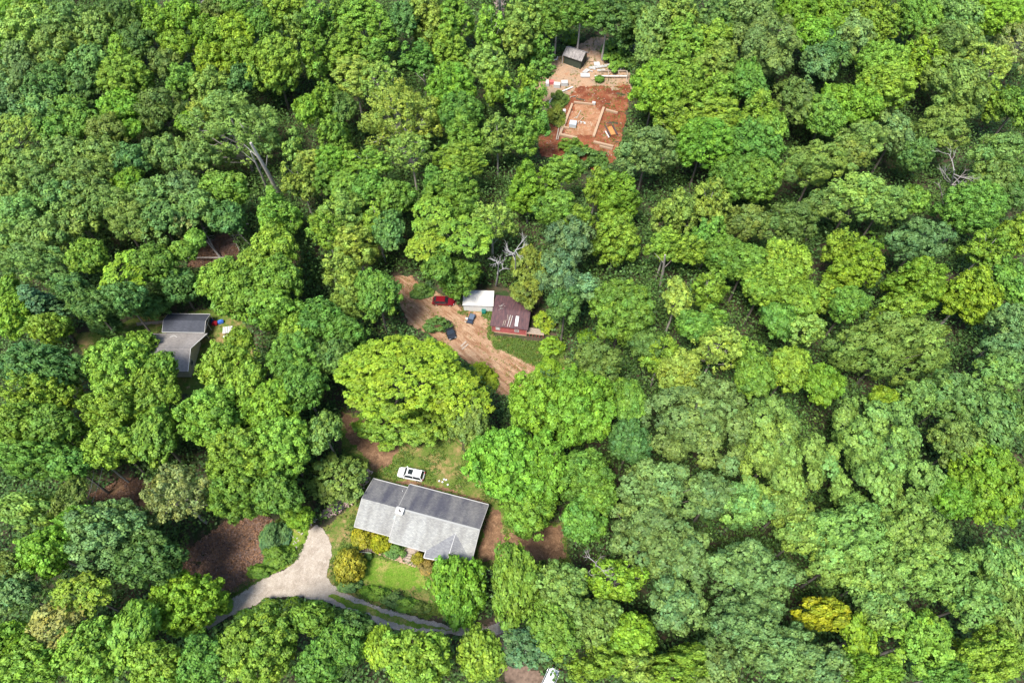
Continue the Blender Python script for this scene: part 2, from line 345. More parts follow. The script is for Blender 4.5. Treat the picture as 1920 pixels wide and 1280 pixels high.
def crown_mesh(kind, R, V, seed):
    rng = np.random.default_rng(seed); L = lobes_for(kind, R, V, rng)
    C = []; N_ = []; T = []; W = []
    sp = {'c': .50, 'm': .50, 't': .52, 's': .50, 'k': .62, 'h': .5}[kind] * (1 if R > 2 else .55)
    nl = {'k': 12}.get(kind, 16); la = (.205, .135) if R > 2 else (.12, .08)
    for c, rl, fl in L:
        n = max(4, int(4 * math.pi * rl * rl * .62 * (.55 + .45 * fl) / (sp * sp))); d = rdir(rng, n)
        out = c / (np.linalg.norm(c / np.array([R, R, V])) * R + 1e-6); d = d[(d @ np.array([out[0], out[1], out[2] + .5])) > -.35]
        if len(d) == 0: continue
        ctr = c + d * np.array([1, 1, fl]) * rl * rng.uniform(.82, 1.08, (len(d), 1))
        lt = rng.normal(1, .11); ct = rng.normal(0, .11, len(d)); wm = rng.normal(.42, .13); cw = rng.normal(0, .07, len(d))
        off = rng.normal(0, .16 if R > 2 else .1, (len(d), nl, 3)); cc = ctr[:, None] + off
        nn = .9 * d[:, None] + 1.6 * off + np.array([0, 0, .25]) + .38 * rng.normal(size=cc.shape)
        if kind in 'sh': nn = nn * np.array([.55, .55, 1.1]) + np.array([0, 0, .35])
        C.append(cc.reshape(-1, 3)); N_.append(nn.reshape(-1, 3)); k = len(d) * nl
        T.append(np.clip((lt + np.repeat(ct, nl)) * rng.normal(1, .15, k), .4, 1.9))
        tip = .28 * np.repeat(np.clip(d[:, 2], 0, 1), nl) if kind == 's' else 0
        W.append(np.clip(wm + tip + np.repeat(cw, nl) + rng.normal(0, .08, k), 0, 1.2))
    C = np.concatenate(C); N_ = np.concatenate(N_)
    Vv, t_, w_ = leaves_from(rng, C, N_, la[0], la[1], np.concatenate(T), np.concatenate(W))
    me = np_mesh('crown', Vv, 4, {'tint': t_, 'warm': w_}, LEAF)
    mb = MB(); rr = random.Random(seed)                       # limbs reaching into the lobes
    pick = rr.sample(range(len(L)), min(len(L), {'k': 30, 't': 14}.get(kind, 12)))
    for i in pick:
        c, rl, _ = L[i]; b = np.array([0, 0, -V * rr.uniform(.3, .95)]); m_ = (b + c) / 2 + np.array([rr.uniform(-.4, .4), rr.uniform(-.4, .4), -.1 * R])
        e = c * (1.0 if kind == 'k' else .95); r0 = .03 * R * rr.uniform(.6, 1)
        mb.tube([b, m_, e], [r0, r0 * .6, r0 * .22], 5, False)
        if kind == 'k':
            for _ in range(3):
                q = m_ + (e - m_) * rr.uniform(.2, .9); mb.tube([q, q + np.array([rr.uniform(-1, 1), rr.uniform(-1, 1), rr.uniform(-.2, .9)]) * rl * 1.3], [r0 * .4, r0 * .12], 4, False)
    mb.tube([(0, 0, -V), (0, 0, V * .55)], [.035 * R, .012 * R], 6, False)
    bme = bpy.data.meshes.new('branches'); bme.from_pydata(mb.v, [], mb.f); bme.materials.append(PALEBARK if kind in 'kt' else BARK)
    return me, bme
CLS = [1.4, 3.0, 4.3, 6.2, 8.8, 12.0]; VF = {'c': .85, 'm': .95, 't': 1.25, 's': .62, 'k': 1.0, 'h': 1.5}; NV = {'c': 3, 'm': 3, 't': 3, 's': 2, 'k': 2, 'h': 1}
CACHE = {}
def get_crown(kind, R, rnd):
    i = min(range(len(CLS)), key=lambda k: abs(math.log(CLS[k] / R))); v = rnd.randrange(NV[kind] if i > 0 else 1)
    key = (kind, i, v)
    if key not in CACHE: CACHE[key] = crown_mesh(kind, CLS[i], CLS[i] * VF[kind], hash((ord(kind), i, v)) % 100000)
    return CACHE[key] + (CLS[i], CLS[i] * VF[kind])
_tm = {}
def trunk_mesh(pale):
    if pale not in _tm:
        mb = MB(); mb.tube([(0, 0, -.05), (.02, .01, .08), (.1, .0, .5), (0, 0, 1.0)], [1.5, 1.1, .85, .7], 8)
        me = bpy.data.meshes.new('trunk'); me.from_pydata(mb.v, [], mb.f); me.materials.append(PALEBARK if pale else BARK)
        me.polygons.foreach_set('use_smooth', [True] * len(me.polygons)); _tm[pale] = me
    return _tm[pale]
PAL = {'L': (.185, .32, .03), 'V': (.15, .315, .02), 'G': (.105, .235, .03), 'D': (.065, .15, .04), 'M': (.15, .25, .06), 'U': (.075, .145, .08), 'S': (.13, .225, .08),
       'Q': (.165, .29, .065), 'P': (.24, .35, .06), 'Y': (.18, .31, .015), 'A': (.25, .28, .015), 'O': (.12, .165, .035), 'T': (.25, .25, .085),
       'B': (.05, .13, .075), 'C': (.13, .27, .14)}
_mc = (.15, .27, .045); PAL = {k: tuple(v[i] * .68 + _mc[i] * .32 for i in range(3)) if k not in 'A' else v for k, v in PAL.items()}
CNAME = {'U': 'slate green', 'L': 'lime green', 'V': 'vivid bright green', 'G': 'rich green', 'D': 'dark green', 'M': 'soft green', 'S': 'grey-green', 'Q': 'pale sage', 'P': 'pale yellow-green',
         'Y': 'yellowish green', 'A': 'golden yellow', 'O': 'olive', 'T': 'tan-green', 'B': 'blue-green', 'C': 'pale teal'}
KNAME = {'c': 'clumpy-crowned tree', 'm': 'dense rounded tree', 't': 'tall ragged tree', 's': 'spreading tree', 'k': 'thin-crowned tree', 'h': 'conifer'}
TREES = []   # (root, px, py, rx, col, kind)
def tree(px, py, rx, ry, col, kind, Ht=None, rnd=None, name=None, shrub=False):
    rnd = rnd or random.Random(int(px * 7919 + py * 31 + rx))
    qa = np.linspace(0, 6.28, 17)[:-1]; near = shrub or any(inpoly(px + rx * 1.25 * np.cos(qa), py + ry * 1.25 * np.sin(qa), P).any() for P in CLEAR)
    k_ = .97 if near else 1.05; vr = VF[kind]
    for Hx in ([Ht] if Ht else [1.2] if shrub else [None, 15, 12, 9.5, 7.5]):
        h = 12.0 if not shrub else 1.0
        for _ in range(4):
            p = at(px, py, h); s = pscale(p); R = rx / s * k_; want = ry / s * k_
            dep = math.atan2(CAM_H - p[2], math.hypot(p[0], p[1])); V = vr * R * (.95 if kind != 't' else 1)
            V = max(min(V, .82 * want / math.cos(dep)), .45 * min(R, want), .4)
            Ry = math.sqrt(max(want * want - (V * math.cos(dep)) ** 2, 0)) / math.sin(dep); Ry = min(max(Ry, .5 * R), 1.5 * R)
            H_ = Hx if (Hx and not shrub) else (12.5 + .95 * min(R, 8.5) if not shrub else V * 1.9)
            h = max(H_ - V, V * .9)
        gz = float(terr(p[0], p[1])); bx, by = to_px(p[0], p[1], gz)
        if shrub or not near or not any(inpoly(np.array([bx]), np.array([by]), P).any() for P in CLEAR): break
    cm, bm_, RR, VV = get_crown(kind, R, rnd)
    nm = name or ('shrub' if shrub else 'conifer_tree' if kind == 'h' else 'broadleaf_tree')
    root = bpy.data.objects.new(nm, None); COL.objects.link(root); root.location = (p[0], p[1], gz); root.scale = (1, Ry / R, 1); az = rnd.uniform(0, 6.28)
    cr = bpy.data.objects.new('crown', cm); COL.objects.link(cr); cr.parent = root; cr.location = (0, 0, h); cr.scale = (R / RR, R / RR, V / VV); cr.rotation_euler = (0, 0, az)
    c = PAL[col]; j = rnd.uniform(.88, 1.14); k = rnd.uniform(-.12, .12)
    cr.color = (c[0] * j * (1 + k), c[1] * j, c[2] * j * (1 - k), 1)
    if not shrub:
        br = bpy.data.objects.new('branches', bm_); COL.objects.link(br); br.parent = root; br.location = (0, 0, h); br.scale = cr.scale; br.rotation_euler = (0, 0, az)
    tr = bpy.data.objects.new('trunk' if not shrub else 'stem', trunk_mesh(kind in 'kt')); COL.objects.link(tr); tr.parent = root
    tw = (.14 + .02 * R) if not shrub else .05; tr.scale = (tw, tw, max(h - V * .55, .3))
    if not shrub: TREES.append((root, px, py, rx, col, kind))
    return root
TREE_DATA = """
30 10 45 30 V m
20 60 26 45 G m
62 52 50 45 P m
38 112 36 38 S c
58 160 42 42 S c
14 185 42 48 S c
8 120 22 30 V t
128 45 46 38 M c
108 95 48 42 M c
185 60 38 42 M c
165 125 38 38 M c
95 165 46 42 D c
160 168 34 36 D c
70 212 42 34 M c
132 215 42 34 G c
230 35 40 38 D c
262 78 34 32 D c
232 90 28 26 L m
272 12 22 24 Y k
302 50 36 32 Y c
347 30 36 34 Y c
332 85 34 26 Y c
395 65 36 32 Y c
440 60 36 34 Y c
393 112 30 28 Y c
450 105 36 34 Y c
405 20 32 24 O c
455 145 28 26 D c
440 12 36 24 G c
478 45 24 36 G m
235 150 50 42 L m
228 200 38 30 V m
310 118 32 28 O c
337 150 38 34 G t
400 165 42 40 P t
302 208 44 38 O c
247 242 20 18 V m
445 250 92 72 M k
378 215 34 30 P t
347 228 15 18 Y m
15 262 46 48 P s
105 245 38 30 G c
155 238 34 30 G c
202 250 40 34 O c
118 290 40 34 M c
152 300 36 30 M c
195 290 42 34 M c
250 300 34 30 D c
310 285 40 34 M c
368 300 42 34 M c
60 308 40 30 M c
535 18 42 36 L t
550 55 24 36 P t
492 45 24 34 G m
592 38 36 40 G t
515 122 46 60 L m
592 105 36 44 L t
640 30 30 40 G t
652 85 40 38 L t
675 22 44 34 L t
715 62 38 36 L t
705 105 30 26 G t
662 140 46 36 P t
755 35 30 52 D c
802 35 45 52 P t
850 30 42 42 L t
842 90 40 44 L t
783 108 36 34 G t
922 55 34 44 L t
575 205 24 34 Y m
612 190 30 40 L t
645 200 24 34 D c
715 155 44 38 P k
750 225 80 66 P k
770 285 50 36 P k
847 165 50 46 V m
915 120 42 38 P t
935 165 30 36 L t
862 215 46 40 G m
870 255 40 38 L t
932 255 40 40 P t
862 298 50 34 L t
553 275 22 38 P t
580 305 34 26 P t
625 245 30 42 G t
622 300 34 26 V m
690 305 44 30 L t
985 30 44 50 P t
970 75 34 36 P t
1012 95 30 36 G t
1015 132 30 26 G t
985 150 26 32 L t
1045 20 40 40 G t
1090 12 44 36 G t
1140 22 44 38 D t
1180 20 36 32 D t
1172 60 34 32 D t
1222 50 34 50 M c
1212 88 26 30 M c
1260 30 44 46 P t
1288 75 44 42 L t
1340 75 44 38 L t
1352 30 42 40 M t
1268 112 38 34 L t
1350 115 44 40 P t
1228 165 52 55 V m
1290 160 42 44 L t
1402 152 34 40 G m
1342 172 40 40 L t
1262 222 40 36 L t
1340 222 60 44 L t
1422 215 42 44 L t
1318 268 60 46 V m
1412 278 50 50 G m
1212 285 64 50 S c
1005 185 26 40 L t
1012 232 26 30 G t
972 195 28 32 G t
982 240 28 36 G t
988 268 28 28 L t
1055 318 46 32 L t
1402 25 46 40 S c
1432 90 66 58 S c
1495 18 44 38 V m
1555 32 36 46 V m
1530 70 36 34 V m
1602 65 36 36 S c
1640 35 44 50 L t
1558 98 34 36 D c
1530 122 28 30 S c
1652 118 48 38 L m
1662 160 48 40 L m
1730 115 40 44 Y t
1570 190 34 34 V m
1612 200 40 38 V m
1545 218 36 38 G m
1490 185 36 54 O c
1448 235 28 50 L m
1722 38 40 44 G m
1790 35 46 44 M c
1772 82 46 34 O c
1812 80 34 36 M c
1742 72 30 26 O t
1870 30 50 38 V m
1902 85 40 44 T k
1852 122 50 38 P k
1790 165 52 60 M c
1765 240 50 38 M c
1865 190 26 34 L t
1905 200 34 44 G c
1872 290 54 40 M c
1612 265 50 34 M c
1680 248 34 44 S c
1590 295 44 30 O c
1720 290 34 30 D m
1530 312 66 42 Q c
20 355 50 40 M c
75 345 38 34 M c
115 372 40 38 M c
165 330 50 34 M c
182 365 42 34 M c
240 348 28 34 Y m
212 392 48 38 M c
45 405 48 42 Q c
28 455 44 38 Q c
90 448 46 42 M c
62 492 58 38 M c
250 418 50 38 M c
150 412 40 36 M c
292 370 44 36 M c
342 355 40 34 S c
375 388 38 32 M c
302 415 40 38 M c
345 420 22 34 T t
366 450 20 20 L m
165 482 36 34 L m
232 512 34 38 Y s
290 495 42 36 G m
335 535 46 38 D m
425 355 44 34 G m
428 410 34 34 D m
70 568 48 42 B h
12 545 22 30 L m
24 590 36 40 Y m
90 615 40 32 L m
130 540 40 30 D c
172 575 44 34 D m
232 560 44 34 D m
290 575 30 26 D m
200 610 36 24 D m
390 528 15 22 Y m
415 525 42 44 L m
455 555 52 50 L m
480 500 44 40 L m
562 335 36 44 P t
520 402 46 48 L t
512 465 44 42 L m
612 330 32 34 G t
648 400 48 44 P t
610 430 36 36 L t
668 460 46 42 P t
705 420 38 38 L t
650 352 32 34 G m
690 355 36 34 G m
740 370 38 36 G m
730 430 32 36 D m
640 510 46 44 P t
652 565 36 34 P t
520 525 46 44 L m
512 580 48 40 L m
706 550 44 52 G m
602 600 48 40 G m
645 622 40 34 G m
555 620 30 30 L m
850 355 46 40 L t
818 340 34 34 G t
812 405 36 36 L s
870 395 38 34 G t
990 350 50 54 V t
922 420 44 38 P k
872 445 50 38 L s
802 462 36 30 L s
858 520 50 40 G m
822 500 28 30 G m
990 500 30 54 O s
1065 450 48 46 U c
1050 515 42 50 U c
1092 540 32 24 C c
1060 570 40 40 D c
1160 365 50 50 V t
1118 345 34 40 L t
1155 445 48 52 L t
1168 582 60 62 G m
1262 395 42 50 P t
1250 455 40 34 L t
1330 380 38 54 P t
1290 470 36 34 L t
1270 560 30 52 P k
1335 440 34 40 G t
1358 475 44 34 G m
1332 545 42 40 L t
1375 335 46 40 G m
1420 340 44 40 G m
1398 420 46 36 O c
1480 420 52 42 O c
1398 495 44 38 G m
1475 495 44 46 L m
1432 535 44 40 L m
1502 560 34 36 L m
1602 370 60 42 P c
1545 385 46 36 O c
1655 385 50 38 Q c
1722 455 58 44 S c
1712 375 30 28 G m
1820 390 60 50 G m
1862 335 40 34 M c
1900 350 30 40 D m
1598 500 52 50 Y t
1572 462 34 36 L t
1625 470 32 34 Y t
1720 530 58 54 Y t
1690 580 44 36 L t
1820 548 50 60 Y t
1852 465 44 44 L t
1902 440 38 42 L t
1900 530 34 44 G m
1548 555 30 30 L t
1590 570 40 34 G m
1510 620 36 32 P k
1460 600 32 34 G m
1902 605 42 38 S c
1662 655 102 70 Q c
80 690 82 58 D m
50 735 54 44 L t
98 742 44 50 L t
30 795 54 44 L m
105 805 50 46 G m
62 862 66 44 G m
130 870 40 34 G m
225 690 66 62 L m
215 765 64 52 L m
212 835 54 44 L m
287 730 44 50 L m
290 815 42 52 G m
425 690 54 58 L m
400 780 72 62 L m
462 725 44 50 L m
512 765 50 54 Y m
455 860 72 58 L m
530 835 58 56 L m
445 925 66 56 G m
520 925 52 46 G m
330 930 66 62 T k
50 955 58 38 P c
130 932 28 34 O c
150 975 44 30 V m
555 670 56 48 G m
628 665 34 36 D m
568 725 44 44 G m
750 706 130 84 Y s
735 795 74 44 L s
800 790 60 44 L s
882 790 44 52 O m
862 752 56 48 Y s
1398 948 54 46 Q c
1475 945 48 44 Q c
1560 1060 48 40 Q c
606 810 34 42 Q c
632 900 54 48 O s
562 970 30 26 V m
998 755 58 60 V m
1085 765 76 84 V m
945 870 74 76 V m
1020 880 56 64 V m
990 955 62 52 L m
1098 895 60 48 G m
1120 930 40 34 G m
1092 975 44 44 G m
1118 680 60 42 O c
1180 755 34 44 G m
1240 665 40 40 L t
1275 700 44 42 P m
1342 655 50 44 P k
1405 665 38 44 L t
1415 705 34 42 G m
1310 800 106 92 S c
1182 825 40 42 D m
1232 925 78 62 S c
1450 850 86 98 Q c
1640 860 102 108 Q c
1480 690 40 42 L m
1542 720 34 38 V m
1655 745 28 22 Y m
1722 742 36 30 Q c
1785 740 50 44 M c
1852 790 50 56 M c
1870 700 40 34 Q c
1800 830 48 44 M c
1848 900 66 74 V m
1785 935 38 36 V m
1882 655 48 34 S c
1908 770 28 58 D c
205 1000 88 70 S m
88 1032 52 48 V m
20 1060 42 30 O m
28 1112 46 38 S c
150 1112 48 34 L s
100 1172 44 36 T s
282 1050 66 54 D m
22 1205 44 40 V m
60 1245 60 46 L m
170 1222 60 60 L m
250 1185 42 60 L m
352 1130 70 64 V m
300 1245 58 46 L m
380 1240 50 46 G m
488 1212 80 78 L m
582 1158 46 34 G m
640 1205 48 46 G m
598 1245 44 40 G m
662 1172 38 26 D m
712 1212 26 42 Y m
780 1235 74 64 L m
902 1225 46 52 L m
861 1104 58 75 V m
965 1092 54 78 L m
1052 1105 60 56 M m
1035 1180 56 56 G m
1115 1165 50 48 M m
985 1215 42 34 B s
1152 1090 60 46 Y k
1215 1000 76 66 S c
1275 1045 62 58 S c
1265 1130 56 54 S c
1185 1190 44 40 V m
1118 1240 58 42 L t
1192 1252 48 34 P t
1282 1245 70 42 L t
1405 1075 78 64 S c
1392 1165 74 56 S c
1585 1005 84 66 Q c
1505 1000 50 40 Q c
1702 1000 76 70 Q c
1742 1070 74 56 Q c
1640 1080 54 46 Q c
1545 1152 56 34 A c
1608 1195 36 44 Y c
1462 1220 70 50 S c
1532 1245 60 44 S c
1655 1140 52 44 M c
1722 1200 60 56 L c
1822 1130 58 50 Q c
1880 1062 50 58 Q c
1890 1150 48 56 Q c
1852 1232 70 50 L c
1632 1262 58 38 V m
1345 1240 44 44 S c
1770 1265 50 34 G m
1045 392 42 36 G m
448 640 28 30 L m
318 738 24 22 L m
1335 928 50 42 S c
986 548 26 24 O s
300 694 34 38 L m
262 645 30 30 L m
345 470 26 22 G m
465 500 24 24 G m
1080 410 34 30 L t
1305 612 36 30 G m
1215 645 34 30 D m
1340 600 34 28 L t
660 300 30 26 L t
"""

ALL = [l.split() for l in TREE_DATA.strip().splitlines()]
ALL = [(int(a), int(b), int(c), int(d), e, f) for a, b, c, d, e, f in ALL]
ALL.sort(key=lambda t: -t[2] * t[3])
KEEP, REST = ALL[:299], ALL[299:]
for a in KEEP: tree(*a)
def merged_young():
    """the many small trees between the big ones, as one mass"""
    Vs, T, W, Cc = [], [], [], []
    for (px, py, rx, ry, col, kind) in REST:
        rnd = random.Random(px * 7919 + py * 31 + rx); n0 = len(TREES); r = tree(px, py, rx, ry, col, kind, rnd=rnd); TREES.pop()
        ch = {c.name.split('.')[0]: c for c in r.children}; cr = ch['crown']; me = cr.data; n = len(me.vertices)
        v = np.empty(n * 3, np.float32); me.vertices.foreach_get('co', v); v = v.reshape(-1, 3) * np.array(cr.scale)
        a = cr.rotation_euler.z; ca, sa = math.cos(a), math.sin(a); sy = r.scale.y
        v = np.stack([v[:, 0] * ca - v[:, 1] * sa + r.location.x, (v[:, 0] * sa + v[:, 1] * ca) * sy + r.location.y, v[:, 2] + cr.location.z + r.location.z], 1)
        Vs.append(v); nf = n // 4
        for k, L in (('tint', T), ('warm', W)):
            q = np.empty(nf, np.float32); me.attributes[k].data.foreach_get('value', q); L.append(q)
        Cc.append(np.tile(np.array(cr.color, np.float32), (nf, 1)))
        for c in list(r.children): bpy.data.objects.remove(c)
        bpy.data.objects.remove(r)
    m = leaf_mat('young leaves'); t = m.node_tree
    oi = [n for n in t.nodes if n.type == 'OBJECT_INFO'][0]; ca_ = t.nodes.new('ShaderNodeAttribute'); ca_.attribute_name = 'leafcol'
    for l in list(oi.outputs['Color'].links):
        s = l.to_socket; t.links.remove(l); t.links.new(ca_.outputs['Color'], s)
    me = np_mesh('young_trees', np.concatenate(Vs), 4, {'tint': np.concatenate(T), 'warm': np.concatenate(W)}, m)
    at_ = me.attributes.new('leafcol', 'FLOAT_COLOR', 'FACE'); at_.data.foreach_set('color', np.concatenate(Cc).ravel())
    o = bpy.data.objects.new('young_trees', me); COL.objects.link(o)
    tag(o, 'small young trees filling the gaps between the larger crowns', 'trees', kind='stuff')
merged_young()

# undergrowth on the forest floor
def undergrowth():
    rng = np.random.default_rng(11); n = 26000
    x = rng.uniform(-150, 150, n); y = rng.uniform(5, 240, n); z = terr(x, y); px, py = to_px(x, y, z)
    ok = (px > -60) & (px < 1980) & (py > -60) & (py < 1340)
    for P in CLEAR: ok &= ~inpoly(px, py, P)
    x, y, z = x[ok], y[ok], z[ok]; n = len(x); h = np.where(rng.random(n) < .3, rng.uniform(4, 8.5, n), rng.uniform(.5, 3.5, n)); k = 44
    C = np.stack([x, y, z + h * .6], 1)[:, None] + rng.normal(0, 1, (n, k, 3)) * np.stack([h * .2 + .6, h * .2 + .6, h * .2 + .1], 1)[:, None]
    C[..., 2] = np.maximum(C[..., 2], z[:, None] + .1); N_ = rng.normal(0, .5, C.shape) + np.array([0, 0, 1.0])
    C = C.reshape(-1, 3); N_ = N_.reshape(-1, 3); t = np.clip(np.repeat(rng.normal(1, .2, n), k) * rng.normal(1, .15, n * k), .4, 1.8); w = np.clip(np.repeat(rng.normal(.4, .2, n), k), 0, 1)
    keep = np.ones(len(C), bool); gx_, gy_ = to_px(C[:, 0], C[:, 1], terr(C[:, 0], C[:, 1])); hx_, hy_ = to_px(C[:, 0], C[:, 1], C[:, 2])
    for P in CLEAR: keep &= ~inpoly(gx_, gy_, P) & ~inpoly(hx_, hy_, P)
    C, N_, t, w = C[keep], N_[keep], t[keep], w[keep]; V, _, _ = leaves_from(rng, C, N_, .26, .17, 0, 0)
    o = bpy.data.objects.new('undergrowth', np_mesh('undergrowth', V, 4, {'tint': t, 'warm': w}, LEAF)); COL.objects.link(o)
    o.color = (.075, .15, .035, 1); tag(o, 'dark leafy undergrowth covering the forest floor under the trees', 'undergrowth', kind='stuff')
undergrowth()
def tufts(name, polys, n, size, col, seed, label, hgt=.18, warmth=.4, excl=()):
    rng = np.random.default_rng(seed); P = [np.array([at(*q)[:2] for q in p]) for p in polys]
    X = []; Y = []
    for p in P:
        x0, y0 = p.min(0); x1, y1 = p.max(0); m_ = int(n / len(P)); x = rng.uniform(x0, x1, m_); y = rng.uniform(y0, y1, m_)
        k = inpoly(x, y, [tuple(q) for q in p]) & (wob(x, y, .8, 3, 3) > -.15)
        px, py = to_px(x, y, terr(x, y))
        for e in excl: k &= ~inpoly(px, py, e)
        X.append(x[k]); Y.append(y[k])
    x = np.concatenate(X); y = np.concatenate(Y); m_ = len(x); k = 5
    C = np.stack([x, y, terr(x, y) + .12], 1)[:, None] + rng.normal(0, 1, (m_, k, 3)) * np.array([.16, .16, 0]) + np.array([0, 0, 1]) * rng.uniform(0, hgt, (m_, k, 1))
    N_ = rng.normal(0, .7, C.shape) + np.array([0, 0, .8]); V, _, _ = leaves_from(rng, C.reshape(-1, 3), N_.reshape(-1, 3), size, size * .5, 0, 0)
    t = np.clip(rng.normal(1, .2, m_ * k), .4, 1.8); w = np.clip(np.repeat(rng.normal(warmth, .25, m_), k), 0, 1.3)
    o = bpy.data.objects.new(name, np_mesh(name, V, 4, {'tint': t, 'warm': w}, LEAF)); COL.objects.link(o); o.color = (*col, 1)
    tag(o, label, 'grass' if 'grass' in name else 'litter', kind='stuff')
tufts('grass', [P_YARD, P_MIDG, P_VERGE], 42000, .13, (.10, .17, .03), 3, 'rough green grass growing in the yards and along the driveway', excl=[P_LAWN, P_DRIVE, P_TRACK, P_BACKDIRT])
tufts('leaf_debris', [P_BRUSH, P_FALL, P_POLE], 26000, .17, (.26, .17, .13), 4, 'brown dead leaves and twigs on the cleared slope', warmth=.5)
tufts('weed_grass', [P_MID, P_TOP, P_RED, P_LEFT], 5200, .14, (.16, .19, .04), 6, 'sparse weeds growing on the bare clay clearings')

# ------------------------------------------------------------------ building materials
def shingle(name, col, col2, sc=1.0):
    m, t, b = nodes(name); b.inputs['Roughness'].default_value = .85
    tc = t.nodes.new('ShaderNodeTexCoord'); n1 = t.nodes.new('ShaderNodeTexNoise'); n1.inputs['Scale'].default_value = .45 * sc; n1.inputs['Detail'].default_value = 5
    mp = t.nodes.new('ShaderNodeMapping'); mp.inputs['Scale'].default_value = (1.6, .45, .45)
    t.links.new(tc.outputs['Object'], mp.inputs[0]); t.links.new(mp.outputs[0], n1.inputs['Vector'])
    r = t.nodes.new('ShaderNodeValToRGB'); r.color_ramp.elements[0].position = .35; r.color_ramp.elements[1].position = .65
    r.color_ramp.elements[0].color = (*col2, 1); r.color_ramp.elements[1].color = (*col, 1); t.links.new(n1.outputs[0], r.inputs[0])
    br = t.nodes.new('ShaderNodeTexBrick'); br.inputs['Scale'].default_value = 1; br.inputs['Brick Width'].default_value = .35; br.inputs['Row Height'].default_value = .15
    br.inputs['Mortar Size'].default_value = .012; br.inputs['Color1'].default_value = (1.15, 1.15, 1.12, 1); br.inputs['Color2'].default_value = (.80, .80, .82, 1); br.inputs['Mortar'].default_value = (.55, .55, .55, 1)
    t.links.new(tc.outputs['Object'], br.inputs['Vector'])
    mx = t.nodes.new('ShaderNodeMix'); mx.data_type = 'RGBA'; mx.blend_type = 'MULTIPLY'; mx.inputs[0].default_value = 1
    t.links.new(r.outputs[0], mx.inputs[6]); t.links.new(br.outputs[0], mx.inputs[7]); t.links.new(mx.outputs[2], b.inputs['Base Color'])
    return m
SH_SUNLIT = shingle('weathered sunlit shingle', (.31, .31, .29), (.22, .215, .20)); SH_SHADED = shingle('mould-stained shaded shingle', (.17, .165, .165), (.075, .075, .095))  # sunlit front and shaded back slope painted into one shingle, plus mould stains
SH_MID = shingle('grey shingle', (.25, .25, .25), (.18, .18, .19)); SH_LEFT = shingle('taupe shingle', (.29, .265, .25), (.24, .215, .20)); SH_BLACK = shingle('charcoal shingle', (.055, .06, .08), (.04, .045, .06))
SH_SHED = shingle('worn grey shingle', (.34, .31, .29), (.16, .14, .135), 4)
WHITE = mat('white trim', (.62, .61, .58), .5, noise=.1); CREAM = mat('cream siding', (.55, .5, .42), .7, noise=.15)
BRICK = mat('red brick', (.30, .11, .08), .9, noise=.4, nscale=8); DARKGLASS = mat('dark glass', (.02, .025, .03), .08, spec=.6)
WOOD = mat('weathered wood', (.42, .34, .27), .85, noise=.4, nscale=6); LUMBER = mat('new lumber', (.42, .29, .19), .8, noise=.25, nscale=5)
CONC = mat('concrete block', (.50, .49, .47), .9, noise=.2, nscale=6); REDWALL = mat('faded red boards', (.40, .075, .07), .8, col2=(.22, .05, .05), nscale=2.2, stretch=(.4, .4, 6))
RUST = mat('rusty brown roof', (.13, .065, .065), .7, col2=(.06, .035, .042), nscale=1.4, stretch=(3, .5, 1)); WMETAL = mat('white metal', (.70, .69, .66), .4, noise=.1)
GMETAL = mat('grey white metal roofing', (.62, .60, .56), .45, noise=.22, nscale=2); GREENW = mat('dark green siding', (.05, .065, .045), .7, noise=.25)
STONE = mat('pale stone', (.55, .50, .45), .9, noise=.4); BLACKP = mat('black plastic', (.02, .02, .022), .5); TEAL = mat('teal plastic', (.01, .22, .17), .5)

def frame(p, yaw):
    u = np.array([math.cos(yaw), math.sin(yaw), 0]); v = np.array([-math.sin(yaw), math.cos(yaw), 0]); return u, v
def windowed(parent, x, y, z, w_, h_, face, fm=WHITE):
    """window on a wall of a local-frame building; face 'f' front(-y) 'b' back 'l' left 'r' right"""
    s = {'f': (0, -1), 'b': (0, 1), 'l': (-1, 0), 'r': (1, 0)}[face]; mb = MB(); t = .05
    def bb(du, dz, su, sz, off, m):
        if s[1]: m.box((x + du, y + s[1] * off, z + dz), (su, t, sz))
        else: m.box((x + s[0] * off, y + du, z + dz), (t, su, sz))
    for du in (-w_ / 2, w_ / 2): bb(du, 0, .08, h_ + .08, .03, mb)
    for dz in (-h_ / 2, h_ / 2): bb(0, dz, w_ - .085, .08, .03, mb)
    bb(0, 0, w_ - .085, .04, .025, mb)
    f = mb.build('window', fm, parent); g_ = MB(); bb(0, 0, w_ - .06, h_ - .06, .0, g_); g_.build('pane', DARKGLASS, f)
# ---- ranch house
O0 = at(729, 1014, 2.7); YAW = R_(-15)
house = thing('ranch_house', (O0[0], O0[1], 0), 'long single-storey house with dark and pale grey shingle roof beside the gravel driveway', 'house', YAW)
def roof_slopes(par, x0, x1, y0, y1, ez, rz, mf, mb_, nm='roof', th=.14, trim=True):
    ym = (y0 + y1) / 2
    f = MB().slab([(x0, y0, ez), (x1, y0, ez), (x1, ym, rz), (x0, ym, rz)], th).build(nm, mf, par)
    b = MB().slab([(x0, ym + .004, rz), (x1, ym + .004, rz), (x1, y1, ez), (x0, y1, ez)], th).build(nm, mb_, par)
    if trim:
        t = MB()
        t.box(((x0 + x1) / 2, y0 - .07, ez - .06), (x1 - x0, .12, .13)); t.box(((x0 + x1) / 2, y1 + .07, ez - .06), (x1 - x0, .12, .13)); t.build('gutter', mat('dull gutter', (.42, .41, .39)), par)
        t = MB()
        for xx in (x0 - .035, x1 + .035):
            t.tube([(xx, y0, ez - .05), (xx, ym, rz - .05), (xx, y1, ez - .05)], [.06] * 3, 4)
            t.build('fascia', mat('grey trim', (.36, .35, .34)), par); t = MB()
    return f, b
wl = MB(); wl.box((6.95, 5.0, 1.3), (12.9, 9.0, 2.6)); wl.build('wall', BRICK, house)
